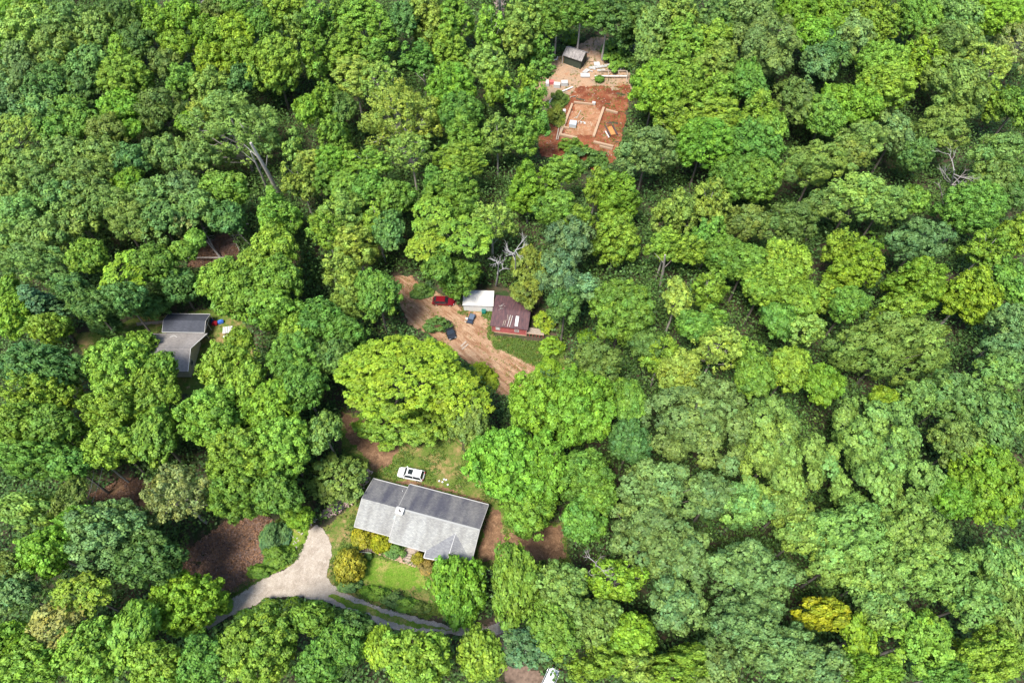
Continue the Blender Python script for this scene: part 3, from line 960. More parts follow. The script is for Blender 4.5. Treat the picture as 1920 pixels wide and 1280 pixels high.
wl = MB(); wl.box((-3.2, 5.1, 1.25), (5.6, 7.4, 2.5)); wl.build('wall', CREAM, house)
gb = MB()
for xx in (.62, 13.28): gb.add([(xx, .5, 2.6), (xx, 9.5, 2.6), (xx, 5, 4.35), (xx + .1, .5, 2.6), (xx + .1, 9.5, 2.6), (xx + .1, 5, 4.35)], [(0, 1, 2), (3, 5, 4), (0, 2, 5, 3), (1, 4, 5, 2), (0, 3, 4, 1)])
gb.add([(-5.9, 1.4, 2.5), (-5.9, 8.8, 2.5), (-5.9, 5.1, 4.1), (-5.8, 1.4, 2.5), (-5.8, 8.8, 2.5), (-5.8, 5.1, 4.1)], [(0, 1, 2), (3, 5, 4), (0, 2, 5, 3), (1, 4, 5, 2), (0, 3, 4, 1)])
gb.build('gable', CREAM, house)
roof_slopes(house, 0, 13.9, 0, 10, 2.7, 4.6, SH_SUNLIT, SH_SHADED)
roof_slopes(house, -6.35, .02, .85, 9.35, 2.66, 4.42, SH_SUNLIT, SH_SHADED)
rc = MB().box((6.95, 5.0, 4.61), (13.9, .3, .05)); rc.build('ridge_cap', mat('ridge', (.30, .30, .285)), house)
# porch gable running out toward the drive
pa, pb = 6.35, 13.92; pm = 10.3; hz = 4.05
for sx, xe in ((pm, pa), (pm, pb)):
    v0 = (xe, -1.0, 2.72); q = [(pm, -1.0, hz), (xe, -1.0, 2.72), (xe, .12, 2.76), (pm, 3.65, hz + .03)]
    MB().slab(q if xe > pm else q[::-1], .1).build('porch_roof', SH_MID, house)
t = MB(); t.tube([(pa, -1.05, 2.66), (pm, -1.05, hz - .05), (pb, -1.05, 2.66)], [.08] * 3, 4); t.tube([(pm, -1.0, hz + .02), (pm, 3.6, hz + .05)], [.06, .04], 4)
t.tube([(pa - .05, -1.0, 2.66), (pa - .05, .1, 2.68)], [.07, .07], 4); t.build('porch_trim', WHITE, house)
MB().add([(6.7, -.6, 2.6), (13.6, -.6, 2.6), (pm, -.6, 3.85), (6.7, -.5, 2.6), (13.6, -.5, 2.6), (pm, -.5, 3.85)], [(0, 1, 2), (3, 5, 4), (0, 2, 5, 3), (1, 4, 5, 2), (0, 3, 4, 1)]).build('porch_gable', BRICK, house)
for xx in (6.7, 10.2, 13.5): MB().box((xx, -.6, 1.3), (.16, .16, 2.6)).build('porch_post', WHITE, house)
ch = MB(); ch.box((.55, 4.55, 4.55), (1.15, .95, 1.0)); c_ = ch.build('chimney', WHITE, house, bevel=.02)
k_ = MB(); k_.box((.55, 4.55, 5.09), (1.3, 1.1, .08)); k_.build('chimney_cap', WHITE, c_)
k_ = MB(); k_.box((.65, 4.45, 5.14), (.42, .3, .03)); k_.tube([(.45, 4.6, 5.13), (.45, 4.6, 5.3)], [.12, .12], 8); k_.build('flue', mat('soot', (.12, .11, .1)), c_)
MB().box((.0, 3.6, 3.93), (.5, .45, .03), tilt=0).build('roof_patch', mat('pale blue patch', (.35, .5, .5)), house)
t = MB(); t.tube([(4.1, 1.9, 3.3), (4.1, 1.9, 3.62)], [.05, .05], 6); t.build('vent_pipe', mat('lead', (.3, .3, .3), .5), house)
t = MB(); t.tube([(-.6, 8.4, 3.0), (-.6, 8.4, 3.35)], [.06, .06], 6); t.build('vent_pipe', WHITE, house)
for x in (1.6, 9.0): windowed(house, x, .5, 1.5, 1.2, 1.1, 'f')
for x in (-4.4, -2): windowed(house, x, 1.4, 1.5, 1.0, 1.0, 'f')
for x in (2.5, 6, 10): windowed(house, x, 9.5, 1.5, 1.1, 1.0, 'b')
windowed(house, 13.4, 4, 1.5, 1.2, 1.1, 'r'); windowed(house, -6.0, 5, 1.5, 1.2, 1.1, 'l')
d = MB(); d.box((4.9, .46, 1.15), (.95, .08, 2.1)).build('door', mat('door paint', (.25, .07, .05), .5), house); MB().box((5.2, .40, 1.1), (.05, .05, .12)).build('door_handle', WMETAL, bpy.data.objects['door'])
# front stairs with rail
def put(px, py, rz, name, label, cat, z=0, group=None):
    p = at(px, py, z); return thing(name, (p[0], p[1], float(terr(p[0], p[1])) + z), label, cat, rz, group)
st = put(769, 1043, YAW, 'porch_stairs', 'wooden porch stairs with dark handrail at the front of the grey-roofed house', 'stairs')
for i in range(5): MB().box((0, -1.0 + i * .36, .14 + i * .17), (1.5, .32, .07)).build('step', WOOD, st)
MB().box((0, 1.15, .93), (2.6, 1.2, .08)).build('landing', WOOD, st)
for sx in (-.8, .8):
    t = MB(); t.tube([(sx, -1.15, .9), (sx, .7, 1.75), (sx, 1.5, 1.75)], [.045] * 3, 5)
    for k in (-1.1, -.2, .7): t.tube([(sx, k, 0), (sx, k, .95 + (k + 1.1) * .46)], [.04, .04], 5)
    t.build('handrail', mat('dark rail', (.10, .06, .05)) if sx < 0 else WOOD, st)
    s2 = MB(); s2.tube([(sx * .96, -1.15, .05), (sx * .96, .6, .85)], [.1, .1], 4); s2.build('stringer', WOOD, st)
st = put(687, 1030, YAW + R_(8), 'garden_stairs', 'short weathered timber garden stairs with pale rail beside the golden bush', 'stairs')
for i in range(7): MB().box((-.95 + i * .31, 0, .1 + i * .06), (.22, 1.25, .1)).build('step', mat('dark timber', (.16, .12, .10)), st)
for sy in (-.72, .72):
    t = MB(); t.tube([(-1.1, sy, .9), (1.1, sy, 1.15)], [.04, .04], 5)
    for k in (-1.1, 1.1): t.tube([(k, sy, 0), (k, sy, 1.0)], [.05, .05], 5)
    t.build('handrail', mat('pale green rail', (.45, .5, .38)), st)
P_WALK = [(693, 1026), (703, 1022), (730, 1036), (768, 1049), (782, 1052), (779, 1064), (740, 1050), (697, 1035)]
grid_sheet('walkway', P_WALK, mat('brick walkway', (.46, .30, .21), .9, noise=.3, nscale=5), .15, cell=.15, warp=.08)

# ---- cars
def car(px, py, yaw, L_, Wd, Hh, paint, label, suv=False, sunroof=False, name='parked_car', hood=.27, boot=.1):
    r = put(px, py, yaw, name, label, 'car')          # front is -x
    pm = mat('paint ' + label[:12], paint, .25, spec=.6, noise=.04)
    a = L_ / 2; w_ = Wd / 2; hb = Hh * .56
    def ring(x, hw, z0, z1, sh=.12):
        return [(x, -hw * .92, z0), (x, -hw, z0 + .15), (x, -hw, z1 - sh), (x, -hw + sh * .9, z1), (x, hw - sh * .9, z1), (x, hw, z1 - sh), (x, hw, z0 + .15), (x, hw * .92, z0)]
    xs = [(-a, .62, .35, hb * .62), (-a + .12, .84, .25, hb * .78), (-a + .45, .96, .22, hb * .88), (-a + L_ * hood, 1, .2, hb), (0, 1, .2, hb * 1.02), (a - .6, 1, .2, hb * 1.03), (a - .15, .93, .25, hb * 1.0), (a, .78, .35, hb * .8)]
    body = MB().loft([ring(x, w_ * k, z0, z1) for x, k, z0, z1 in xs]).build('body', pm, r, smooth=False)
    x0 = -a + L_ * hood - .05; x1 = a - L_ * boot + .02; xr0 = x0 + .62; xr1 = x1 - (.35 if suv else .6); wb = w_ * .93; wt = w_ * .72
    gl = MB().add([(x0, -wb, hb), (x1, -wb, hb), (x1, wb, hb), (x0, wb, hb), (xr0, -wt, Hh - .04), (xr1, -wt, Hh - .04), (xr1, wt, Hh - .04), (xr0, wt, Hh - .04)],
                  [(0, 1, 5, 4), (1, 2, 6, 5), (2, 3, 7, 6), (3, 0, 4, 7), (4, 5, 6, 7)]).build('window', DARKGLASS, r)
    rf = MB().slab([(xr0 - .05, -wt - .03, Hh), (xr1 + .05, -wt - .03, Hh), (xr1 + .05, wt + .03, Hh), (xr0 - .05, wt + .03, Hh)], .07).build('roof', pm, r, bevel=.02)
    pl = MB()
    for s in (-1, 1):
        pl.tube([(x0, s * wb, hb), (xr0, s * wt, Hh - .03)], [.055, .05], 4); pl.tube([(x1, s * wb, hb), (xr1, s * wt, Hh - .03)], [.09, .07], 4)
        xm = (x0 + x1) / 2 + .1; pl.tube([(xm, s * wb, hb), (xm, s * (wt + .01), Hh - .03)], [.05, .05], 4)
    pl.build('pillar', pm, r)
    if sunroof:
        MB().box((xr0 + .62, 0, Hh + .012), (.85, wt * 1.35, .02)).build('sunroof', DARKGLASS, r)
        for s in (-1, 1): MB().tube([(xr0 + .2, s * wt * .9, Hh + .07), (xr1 - .1, s * wt * .9, Hh + .07)], [.025, .025], 5).build('roof_rail', BLACKP, r)
        MB().box((xr0 + 1.75, 0, Hh + .03), (.05, wt * 1.7, .03)).build('crossbar', BLACKP, r)
    for s in (-1, 1):
        MB().box((-a + .13, s * w_ * .62, hb * .66), (.16, .32, .12)).build('headlight', mat('lamp glass', (.7, .7, .68), .15), r)
        MB().box((a - .05, s * w_ * .68, hb * .82), (.14, .3, .14)).build('taillight', mat('tail lamp', (.35, .02, .02), .2), r)
        MB().box((x0 + .3, s * (w_ + .08), hb + .08), (.14, .2, .13)).build('mirror', pm, r)
        for x in (-a + L_ * .19, a - L_ * .19):
            wh = MB(); wh.tube([(x, s * (w_ - .2), .33), (x, s * (w_ + .01), .33)], [.33, .33], 14); t_ = wh.build('wheel', mat('tyre', (.02, .02, .02), .9), r)
            MB().tube([(x, s * (w_ + .005), .33), (x, s * (w_ + .03), .33)], [.2, .2], 10).build('rim', mat('rim metal', (.55, .55, .55), .3, metal=.8), t_)
    MB().box((-a + .02, 0, .38), (.1, Wd * .6, .16)).build('bumper', BLACKP, r); MB().box((a, 0, .42), (.08, Wd * .5, .12)).build('number_plate', WHITE, r)
    return r
car(771.5, 891, R_(-12), 4.7, 1.9, 1.68, (.80, .80, .79), 'white estate car with black sunroof parked behind the grey-roofed house', True, True, hood=.25, boot=.03)
car(832, 568, R_(176), 4.5, 1.8, 1.45, (.15, .006, .012), 'dark red car parked on the clay left of the white shed', False, hood=.30, boot=.06)
car(843, 622, R_(112), 4.3, 1.75, 1.45, (.015, .016, .02), 'black car mostly hidden under the yellow-green tree beside a dark bush', True, hood=.26, boot=.05)
car(1029, 1279, R_(62), 4.6, 1.85, 1.7, (.62, .66, .68), 'pale vehicle just entering the bottom edge of the photo in the lane', True, hood=.26, boot=.03)
# utility cart
ct = put(884, 600, R_(72), 'utility_cart', 'small dark blue utility cart standing before the white shed', 'cart')
DB = mat('dark blue paint', (.035, .05, .08), .4)
MB().box((.25, 0, .62), (1.5, 1.15, .5)).build('cargo_box', DB, ct, bevel=.04); MB().box((-.85, 0, .55), (.65, 1.1, .35)).build('front_body', DB, ct, bevel=.06)
MB().box((.25, 0, .885), (1.3, .95, .03)).build('cover', mat('cover', (.09, .12, .17), .6), ct)
for x in (-.9, .65):
    for s in (-1, 1): MB().tube([(x, s * .5, .28), (x, s * .68, .28)], [.28, .28], 12).build('wheel', BLACKP, ct)
def blob(px, py, r, name, label, cat, m, z=0):
    o = put(px, py, 0, name, label, cat, z); mb = MB(); rings = []
    for i in range(7):
        f = math.pi * (i + .3) / 6.6; rings.append([(r * math.sin(f) * math.cos(q), r * math.sin(f) * math.sin(q), r + r * math.cos(f)) for q in np.linspace(0, 6.28, 11)[:-1]])
    mb.loft(rings).build('tank', m, o, smooth=True); t = MB(); t.tube([(0, 0, 2 * r - .03), (0, 0, 2 * r + .08)], [.08, .08], 8); t.build('valve', BLACKP, o); return o
blob(875.5, 598.5, .30, 'gas_tank', 'round white tank left of the dark blue cart', 'tank', WMETAL)
blob(873, 603.5, .2, 'gas_tank', 'smaller off-white tank just below the round white tank', 'tank', CREAM)
bn = put(907, 587, 0, 'rubbish_bin', 'teal wheeled bin with open lid in front of the white shed', 'bin')
MB().loft([[(x * s, y * s, z) for x, y in ((-.4, -.4), (.4, -.4), (.4, .4), (-.4, .4))] for s, z in ((.8, .05), (1, .95))]).build('bin_body', TEAL, bn)
MB().box((0, .45, 1.15), (.85, .08, .75), tilt=0).build('lid', TEAL, bn); MB().box((0, 0, .96), (.7, .7, .02)).build('bin_inside', mat('bin inside', (.02, .12, .1)), bn)

# ---- white shed
a_ = at(870, 583, 0); b_ = at(924.3, 584.5, 0); ws = thing('metal_shed', (a_[0], a_[1], 0), 'long white metal shed with ribbed roof joined to the red cabin', 'shed', math.atan2(b_[1] - a_[1], b_[0] - a_[0]))
Lw = float(np.linalg.norm(b_[:2] - a_[:2])); Dw = 3.2
MB().box((Lw / 2, Dw / 2, 1.2), (Lw, Dw, 2.4)).build('wall', WMETAL, ws)
t = MB()
for i in range(18): t.box((.15 + i * (Lw - .3) / 17, -.02, 1.2), (.06, .035, 2.36))
t.build('wall_rib', WMETAL, ws)
MB().slab([(-.15, -.15, 2.5), (Lw + .15, -.15, 2.5), (Lw + .15, Dw + .1, 2.9), (-.15, Dw + .1, 2.9)], .08).build('roof', GMETAL, ws)
t = MB()
for i in range(13):
    y = .1 + i * (Dw - .1) / 12; t.box((Lw / 2, y, 2.535 + (y + .15) * .116), (Lw + .2, .05, .04))
t.build('roof_rib', GMETAL, ws); MB().box((Lw / 2, -.2, 2.47), (Lw + .34, .09, .12)).build('gutter', WHITE, ws)
d = MB().box((-.03, 1.6, 1.05), (.05, .9, 2.0)).build('door', GMETAL, ws); MB().box((-.07, 1.3, 1.0), (.04, .05, .12)).build('handle', BLACKP, d)
# ---- red cabin
a_ = at(921, 610, 2.6); b_ = at(988, 618, 2.6); rb = thing('red_cabin', (a_[0], a_[1], 0), 'red wooden cabin with brown rusty roof beside the white shed', 'cabin', math.atan2(b_[1] - a_[1], b_[0] - a_[0]))
Lr = float(np.linalg.norm(b_[:2] - a_[:2])); Dr = 7.6
MB().box((Lr / 2, Dr / 2 + .1, 1.25), (Lr - .3, Dr - .4, 2.5)).build('wall', REDWALL, rb)
t = MB()
for i in range(9): t.box((Lr / 2, .285, .28 + i * .26), (Lr - .28, .03, .05))
t.build('wall_board', mat('light red boards', (.50, .16, .15), .8, noise=.4, nscale=1.5), rb)
MB().box((Lr / 2, .24, .16), (Lr - .2, .12, .3)).build('sill_beam', LUMBER, rb)
fr, bk = roof_slopes(rb, -.25, Lr + .2, 0, Dr, 2.62, 3.35, RUST, RUST, th=.08, trim=False)
t = MB()
for i in range(17):
    x = -.1 + i * (Lr + .15) / 16; t.tube([(x, .03, 2.65), (x, Dr / 2, 3.38)], [.022, .022], 4); t.tube([(x, Dr / 2, 3.38), (x, Dr - .03, 2.65)], [.022, .022], 4)
t.build('roof_seam', RUST, rb)
MB().box((Lr / 2, Dr / 2, 3.38), (Lr + .4, .25, .04)).build('ridge_cap', RUST, rb)
t = MB()
for xx in (-.02, Lr): t.box((xx + .12 if xx < 1 else xx - .12, .2, 1.3), (.12, .1, 2.4))
t.build('corner_board', mat('pink trim', (.55, .25, .22)), rb)
windowed(rb, 1.25, .30, 1.55, .8, .85, 'f'); windowed(rb, 5.0, .30, 1.5, .8, .7, 'f')
MB().box((1.25, .22, 1.55), (.6, .02, .65)).build('curtain', WHITE, rb)
def on_roof(x, y): return 2.62 + (3.35 - 2.62) * y / (Dr / 2) + .05
def world_on(par, x, y, z):
    c, s = math.cos(par.rotation_euler.z), math.sin(par.rotation_euler.z); return (par.location.x + x * c - y * s, par.location.y + x * s + y * c, z)
RT = math.atan2(.73, 3.8)
ld = thing('wooden_ladder', world_on(rb, 3.5, 1.3, on_roof(0, 1.3)), 'pale wooden ladder lying on the rusty roof of the red cabin', 'ladder', rb.rotation_euler.z - .12)
for s in (-.22, .22): MB().tube([(s, -1.1, -.2), (s, 1.3, .3)], [.05, .05], 4).build('rail', WHITE, ld)
for i in range(6): MB().tube([(-.22, -.9 + i * .4, -.16 + i * .08), (.22, -.9 + i * .4, -.16 + i * .08)], [.04, .04], 4).build('rung', LUMBER, ld)
for i, (x, y, a) in enumerate(((2.3, .85, -.1), (2.65, .95, -.12), (3.0, 2.1, .2))):
    o = thing('roof_batten', world_on(rb, x, y, on_roof(0, y) + .02), ['leftmost pale batten lying on the rusty cabin roof', 'pale batten between another batten and the roof ladder', 'short pale batten above the other battens on the cabin roof'][i], 'plank', rb.rotation_euler.z + a, 'battens on the cabin roof')
    MB().tube([(0, -.6, -.11), (0, .6, .12)], [.06, .06], 4).build('board', WOOD, o)
o = thing('white_sheet', world_on(rb, 4.85, 1.55, on_roof(0, 1.55) + .03), 'white rectangular metal sheet lying on the rusty cabin roof right of the ladder', 'sheet', rb.rotation_euler.z)
MB().slab([(-.3, -1.05, -.2), (.3, -1.05, -.2), (.3, 1.05, .2), (-.3, 1.05, .2)], .04).build('panel', WMETAL, o); MB().slab([(-.2, -.3, -.03), (.2, -.3, -.03), (.2, 0, .03), (-.2, 0, .03)], .03).build('cross_strip', CONC, o)
o = thing('stick_pile', world_on(rb, 1.5, Dr / 2 + .3, 3.42), 'small tangle of pale sticks on the upper part of the cabin roof', 'sticks')
mb = MB(); rr = random.Random(4)
for _ in range(16): p = np.array([rr.uniform(-.5, .5), rr.uniform(-.5, .5), rr.uniform(0, .15)]); mb.tube([p, p + np.array([rr.uniform(-.5, .5), rr.uniform(-.4, .4), .05])], [.04, .03], 4)
mb.build('sticks', DEADWOOD, o)
o = put(1003, 627, R_(-8), 'wooden_deck', 'low weathered deck with red slatted side at the right of the red cabin', 'deck')
for i in range(9): MB().box((0, -.5 + i * .16, .95), (3.6, .12, .05)).build('plank', WOOD, o)
for i in range(6): MB().box((-1.7 + i * .68, -.62, .45), (.12, .1, .9)).build('post', REDWALL, o)
MB().box((0, -.6, .98), (3.6, .1, .1)).build('edge_board', LUMBER, o)
def plank(px, py, px2, py2, w_, h_, name, label, m, z=.15, cat='plank', group=None):
    p = at(px, py, z); q = at(px2, py2, z); c = (p + q) / 2; yaw = math.atan2(q[1] - p[1], q[0] - p[0]); l_ = float(np.linalg.norm((q - p)))
    o = thing(name, c, label, cat, yaw, group); dz = float(q[2] - p[2]) / 2
    MB().slab([(-l_ / 2, -w_ / 2, h_ / 2 - dz), (l_ / 2, -w_ / 2, h_ / 2 + dz), (l_ / 2, w_ / 2, h_ / 2 + dz), (-l_ / 2, w_ / 2, h_ / 2 - dz)], h_).build('board', m, o); return o
plank(909, 600, 917, 596, .2, .1, 'loose_plank', 'loose plank on the dirt left of the red cabin wall', LUMBER); plank(916, 596, 918, 588, .2, .1, 'loose_plank', 'loose plank leaning toward the gap between white shed and red cabin', WOOD)
plank(864, 650, 874, 640, .35, .2, 'log', 'weathered log lying on the rutted clay below the black car', WOOD, cat='log'); plank(866, 655, 878, 645, .3, .2, 'log', 'thin log beside another log on the rutted clay', WOOD, cat='log')

# ---- firewood heap, tarp, red cover, stone kerb
def heap(name, poly, n, size, mats, label, cat, hz=.7, seed=1, kindstuff=True):
    rng = np.random.default_rng(seed); P = np.array([at(*q)[:2] for q in poly]); x0, y0 = P.min(0); x1, y1 = P.max(0)
    x = rng.uniform(x0, x1, n * 3); y = rng.uniform(y0, y1, n * 3); k = inpoly(x, y, [tuple(p) for p in P]); x = x[k][:n]; y = y[k][:n]; mb = MB(); rr = random.Random(seed)
    for a, b in zip(x, y):
        z = float(terr(a, b)) + .1 + hz * rr.random() ** 1.5; l_ = size * rr.uniform(.5, 1.3); t = rr.uniform(0, 6.28)
        d = np.array([math.cos(t), math.sin(t), rr.uniform(-.35, .35)]) * l_; mb.tube([(a, b, z), np.array([a, b, z]) + d], [size * .28, size * .25], 5)
    o = mb.build(name, mats); tag(o, label, cat, kind='stuff' if kindstuff else None); return o
FIREW = mat('split firewood', (.58, .45, .40), .9, noise=.5, nscale=3, col2=(.30, .2, .17))
heap('firewood', [(605, 965), (622, 945), (645, 925), (662, 918), (672, 930), (660, 945), (640, 955), (622, 968)], 330, .5, FIREW, 'heap of split pale firewood between bushes and the house end', 'firewood', seed=2)
heap('firewood_scatter', [(672, 900), (690, 880), (700, 885), (690, 905), (676, 925)], 70, .42, FIREW, 'scattered split wood running up toward the back corner of the house', 'firewood', .3, seed=3)
heap('stones', [(558, 1000), (575, 978), (600, 968), (604, 973), (580, 985), (565, 1003)], 60, .3, STONE, 'loose pale stones edging the top of the driveway', 'stones', .15, seed=5)
heap('rubble', [(515, 1010), (560, 1000), (560, 1040), (530, 1060), (510, 1055)], 45, .25, STONE, 'small pale stones on the weedy bank left of the driveway', 'stones', .1, seed=6)
plank(627, 952, 642, 946, 1.5, .1, 'tarpaulin', 'dark grey tarpaulin lying on the firewood heap', mat('tarp', (.05, .05, .055), .8), z=.95, cat='tarpaulin'); plank(649, 934, 657, 931, 1.3, .12, 'red_cover', 'dark red sheet lying on the firewood heap', mat('red cloth', (.25, .02, .03), .7), z=1.0, cat='sheet')
for i, (px, py) in enumerate(((822, 902), (828, 904), (835, 900), (838, 909), (831, 899))):
    plank(px, py, px + 3, py - 1.5, .28, .12, 'litter_piece', ['leftmost white scrap in the grass right of the white car', 'white scrap in the middle of the litter right of the white car', 'uppermost right white scrap right of the white car', 'lowest white scrap right of the white car', 'topmost small white scrap right of the white car'][i], WHITE, z=.2, cat='litter', group='white scraps in the back yard')

# ---- garden bushes (px, py, rx, ry, colour, kind, label)
BUSH = [(655, 1061, 33, 33, 'Y', 'm', 'large rounded golden-green bush beside the driveway fork', (.28, .28, .03)), (684, 1010, 19, 15, 'Y', 's', 'yellow-green bush under the left front eave of the house', (.24, .26, .02)), (715, 1019, 22, 17, 'Y', 'm', 'bright yellow-green bush in the middle of the house front', (.28, .31, .015)),
        (745, 1030, 17, 13, 'D', 's', 'dark green bush left of the porch stairs', None), (783, 1046, 12, 12, 'Y', 'm', 'small round golden bush right of the porch stairs', (.28, .27, .03)), (801, 1058, 12, 11, 'O', 's', 'dull olive bush beside the round golden bush by the porch', (.2, .17, .05)),
        (691, 1042, 8, 8, 'D', 'm', 'small dark green ball-shaped shrub at the foot of the garden stairs', None), (658, 1098, 16, 9, 'S', 's', 'grey-leaved low shrub below the large golden bush', None), (690, 1107, 10, 7, 'V', 's', 'bright green clump in the flower bed along the driveway', None),
        (712, 1112, 15, 9, 'G', 's', 'green shrub in the bed below the lawn', None), (738, 1122, 17, 9, 'S', 's', 'grey-green plant clump in the bed below the lawn', None), (762, 1132, 15, 9, 'G', 's', 'low green shrub near the right end of the bed', None), (786, 1140, 13, 8, 'O', 's', 'olive plant clump at the right end of the bed beside the round tree', None),
        (820, 608, 24, 15, 'D', 's', 'dark green feathery bush beside the black car', None), (1068, 272, 22, 12, 'G', 's', 'green shrub growing at the lower edge of the clay pit', None), (1090, 292, 30, 22, 'D', 's', 'dark leafy shrub below the clay pit', None), (1122, 298, 18, 14, 'D', 's', 'dark shrub right of another shrub below the clay pit', None),
        (1154, 98, 24, 24, 'G', 's', 'rich green shrub right of the bare slope near the green shed', None), (1174, 112, 16, 20, 'D', 's', 'dark shrub above the debris pile', None), (1124, 149, 9, 7, 'G', 'm', 'small bright shrub at the left end of the timber frame', None), (1048, 185, 12, 10, 'O', 's', 'olive scrub on the bank below the bent pipe', None), (1044, 215, 12, 16, 'O', 's', 'olive scrub left of the foundation trench', None),
        (1070, 66, 16, 14, 'V', 's', 'vivid green shrub just behind the green shed', None), (513, 1012, 18, 22, 'B', 's', 'blue-green feathery shrub at the top of the brown slope', None), (520, 1040, 20, 14, 'G', 's', 'green weedy shrub on the bank left of the driveway', None), (490, 1070, 18, 9, 'G', 's', 'low green scrub at the driveway edge below the brown slope', None),
        (1022, 602, 20, 20, 'L', 's', 'lime green bushy sapling right of the red cabin', None), (1035, 648, 22, 18, 'V', 's', 'bright green sapling below the deck by the red cabin', None), (1030, 690, 16, 16, 'V', 's', 'small bright sapling at the end of the rutted clay', None), (790, 545, 14, 10, 'D', 's', 'dark bush at the top of the clay yard', None),
        (512, 1136, 22, 11, 'G', 's', 'low tangled green shrub along the lower side of the driveway', None), (552, 1133, 20, 10, 'V', 's', 'brighter low shrub along the lower side of the driveway', None), (590, 1144, 24, 11, 'G', 's', 'green shrub at the driveway edge below the fork', None), (652, 1160, 24, 11, 'D', 's', 'dark green shrub under the two wheel tracks', None), (470, 1158, 20, 12, 'G', 's', 'green shrub at the left end of the lower driveway edge', None),
        (1100, 635, 12, 12, 'V', 's', 'small vivid yellow-green sapling among dark trees right of the cabin', None), (408, 1130, 20, 12, 'L', 's', 'lime sprig overhanging the left end of the driveway', None), (860, 790, 16, 20, 'O', 's', 'olive shrub under the right side of the yellow-green tree', None), (900, 712, 20, 22, 'Y', 's', 'yellowish green sapling beside the lower end of the rutted clay', None)]
for b in BUSH:
    r = tree(*b[:6], shrub=True); tag(r, b[6], 'bush')
    if b[7]:
        for c in r.children:
            if c.name.startswith('crown'): c.color = (*b[7], 1)

# ---- left house with carport shed
a_ = at(304, 622, 2.4); b_ = at(383, 623, 2.4); sh = thing('black_roofed_shed', (a_[0], a_[1], float(terr(*a_[:2]))), 'outbuilding with charcoal shingle roof and white framed gable behind the taupe-roofed house', 'shed', math.atan2(b_[1] - a_[1], b_[0] - a_[0]))
Ls = float(np.linalg.norm(b_[:2] - a_[:2])); Ds = 4.3
roof_slopes(sh, 0, Ls, 0, Ds, 2.4, 3.3, SH_BLACK, SH_BLACK)
MB().box((Ls / 2, Ds / 2, 1.15), (Ls - .7, Ds - .5, 2.3)).build('wall', mat('dark wall', (.08, .08, .085)), sh)
t = MB(); t.tube([(Ls + .02, .1, 2.3), (Ls + .02, Ds / 2, 3.2), (Ls + .02, Ds - .1, 2.3)], [.07] * 3, 4); t.tube([(Ls + .02, .1, 0), (Ls + .02, .1, 2.3), (Ls + .02, Ds - .1, 2.3), (Ls + .02, Ds - .1, 0)], [.07] * 4, 4); t.tube([(Ls + .02, Ds / 2, 0), (Ls + .02, Ds / 2, 3.2)], [.06, .06], 4); t.build('gable_frame', WHITE, sh)
a_ = at(225, 653, 4.2); b_ = at(357, 653, 4.2); lh = thing('old_house', (a_[0], a_[1], float(terr(*a_[:2]))), 'low house with plain taupe shingle roof half hidden by trees on the left', 'house', 0)
Ll = float(b_[0] - a_[0])
MB().slab([(0, -4.2, 2.7), (Ll, -4.2, 2.7), (Ll, 0, 4.2), (0, 0, 4.2)], .14).build('roof', SH_LEFT, lh); MB().slab([(0, .004, 4.2), (Ll, .004, 4.2), (Ll + 1.5, 4.4, 2.7), (0, 4.4, 2.7)], .14).build('roof', SH_LEFT, lh)
MB().box((Ll / 2, 0, 1.25), (Ll - .9, 7.6, 2.5)).build('wall', CREAM, lh)
MB().add([(Ll - .5, -3.8, 2.5), (Ll - .5, 3.8, 2.5), (Ll - .5, 0, 3.95), (Ll - .4, -3.8, 2.5), (Ll - .4, 3.8, 2.5), (Ll - .4, 0, 3.95)], [(0, 1, 2), (3, 5, 4), (0, 2, 5, 3), (1, 4, 5, 2), (0, 3, 4, 1)]).build('gable', CREAM, lh)
t = MB(); t.tube([(Ll + .03, -4.2, 2.65), (Ll + .03, 0, 4.15), (Ll + 1.53, 4.4, 2.65)], [.07] * 3, 4); t.build('fascia', WHITE, lh)
windowed(lh, Ll - .43, -1.5, 1.5, 1.1, 1.0, 'r'); windowed(lh, Ll * .5, -3.8, 1.5, 1.2, 1.0, 'f')
t = MB(); t.tube([(Ll - 5.2, 3.2, 3.18), (Ll - 4.5, 3.7, 3.02), (Ll - 3.8, 3.2, 3.18)], [.05] * 3, 4); t.build('roof_pipe', WHITE, lh)
o = put(319, 722, 0, 'porch_canopy', 'pale grey-green metal canopy showing through the trees below the taupe-roofed house', 'canopy')
MB().slab([(-2.0, -.8, 2.2), (2.0, -.8, 2.2), (2.0, 1.0, 2.6), (-2.0, 1.0, 2.6)], .06).build('roof', mat('pale teal metal', (.5, .6, .58), .5), o)
for s in (-1.8, 1.8): MB().tube([(s, -.7, 0), (s, -.7, 2.18)], [.05, .05], 6).build('post', WHITE, o)
o = put(283, 608, R_(6), 'retaining_wall', 'low timber retaining wall left of the charcoal-roofed outbuilding', 'wall')
for k in range(3): MB().box((0, k * .05, .15 + k * .2), (5.2, .22, .19)).build('timber', WOOD, o)
for i, (px, py, c, lb, s) in enumerate(((404, 608, (.45, .02, .03), 'bright red plastic box right of the charcoal-roofed outbuilding', (1.0, .8, .7)), (415, 605, (.05, .15, .5), 'blue plastic toy car beside the red box', (1.1, .7, .6)), (399, 604, (.03, .07, .2), 'dark blue tarpaulin bundle touching the outbuilding gable', (.9, 1.0, .6)))):
    o = put(px, py, R_(20 * i), ['storage_box', 'toy_car', 'tarpaulin_bundle'][i], lb, ['box', 'toy car', 'bundle'][i]); m_ = mat('plastic%d' % i, c, .45)
    MB().box((0, 0, s[2] / 2), s).build('body', m_, o, bevel=.08); MB().box((0, 0, s[2] + .08), (s[0] * .6, s[1] * .8, .16)).build('lid', m_, o, bevel=.03)
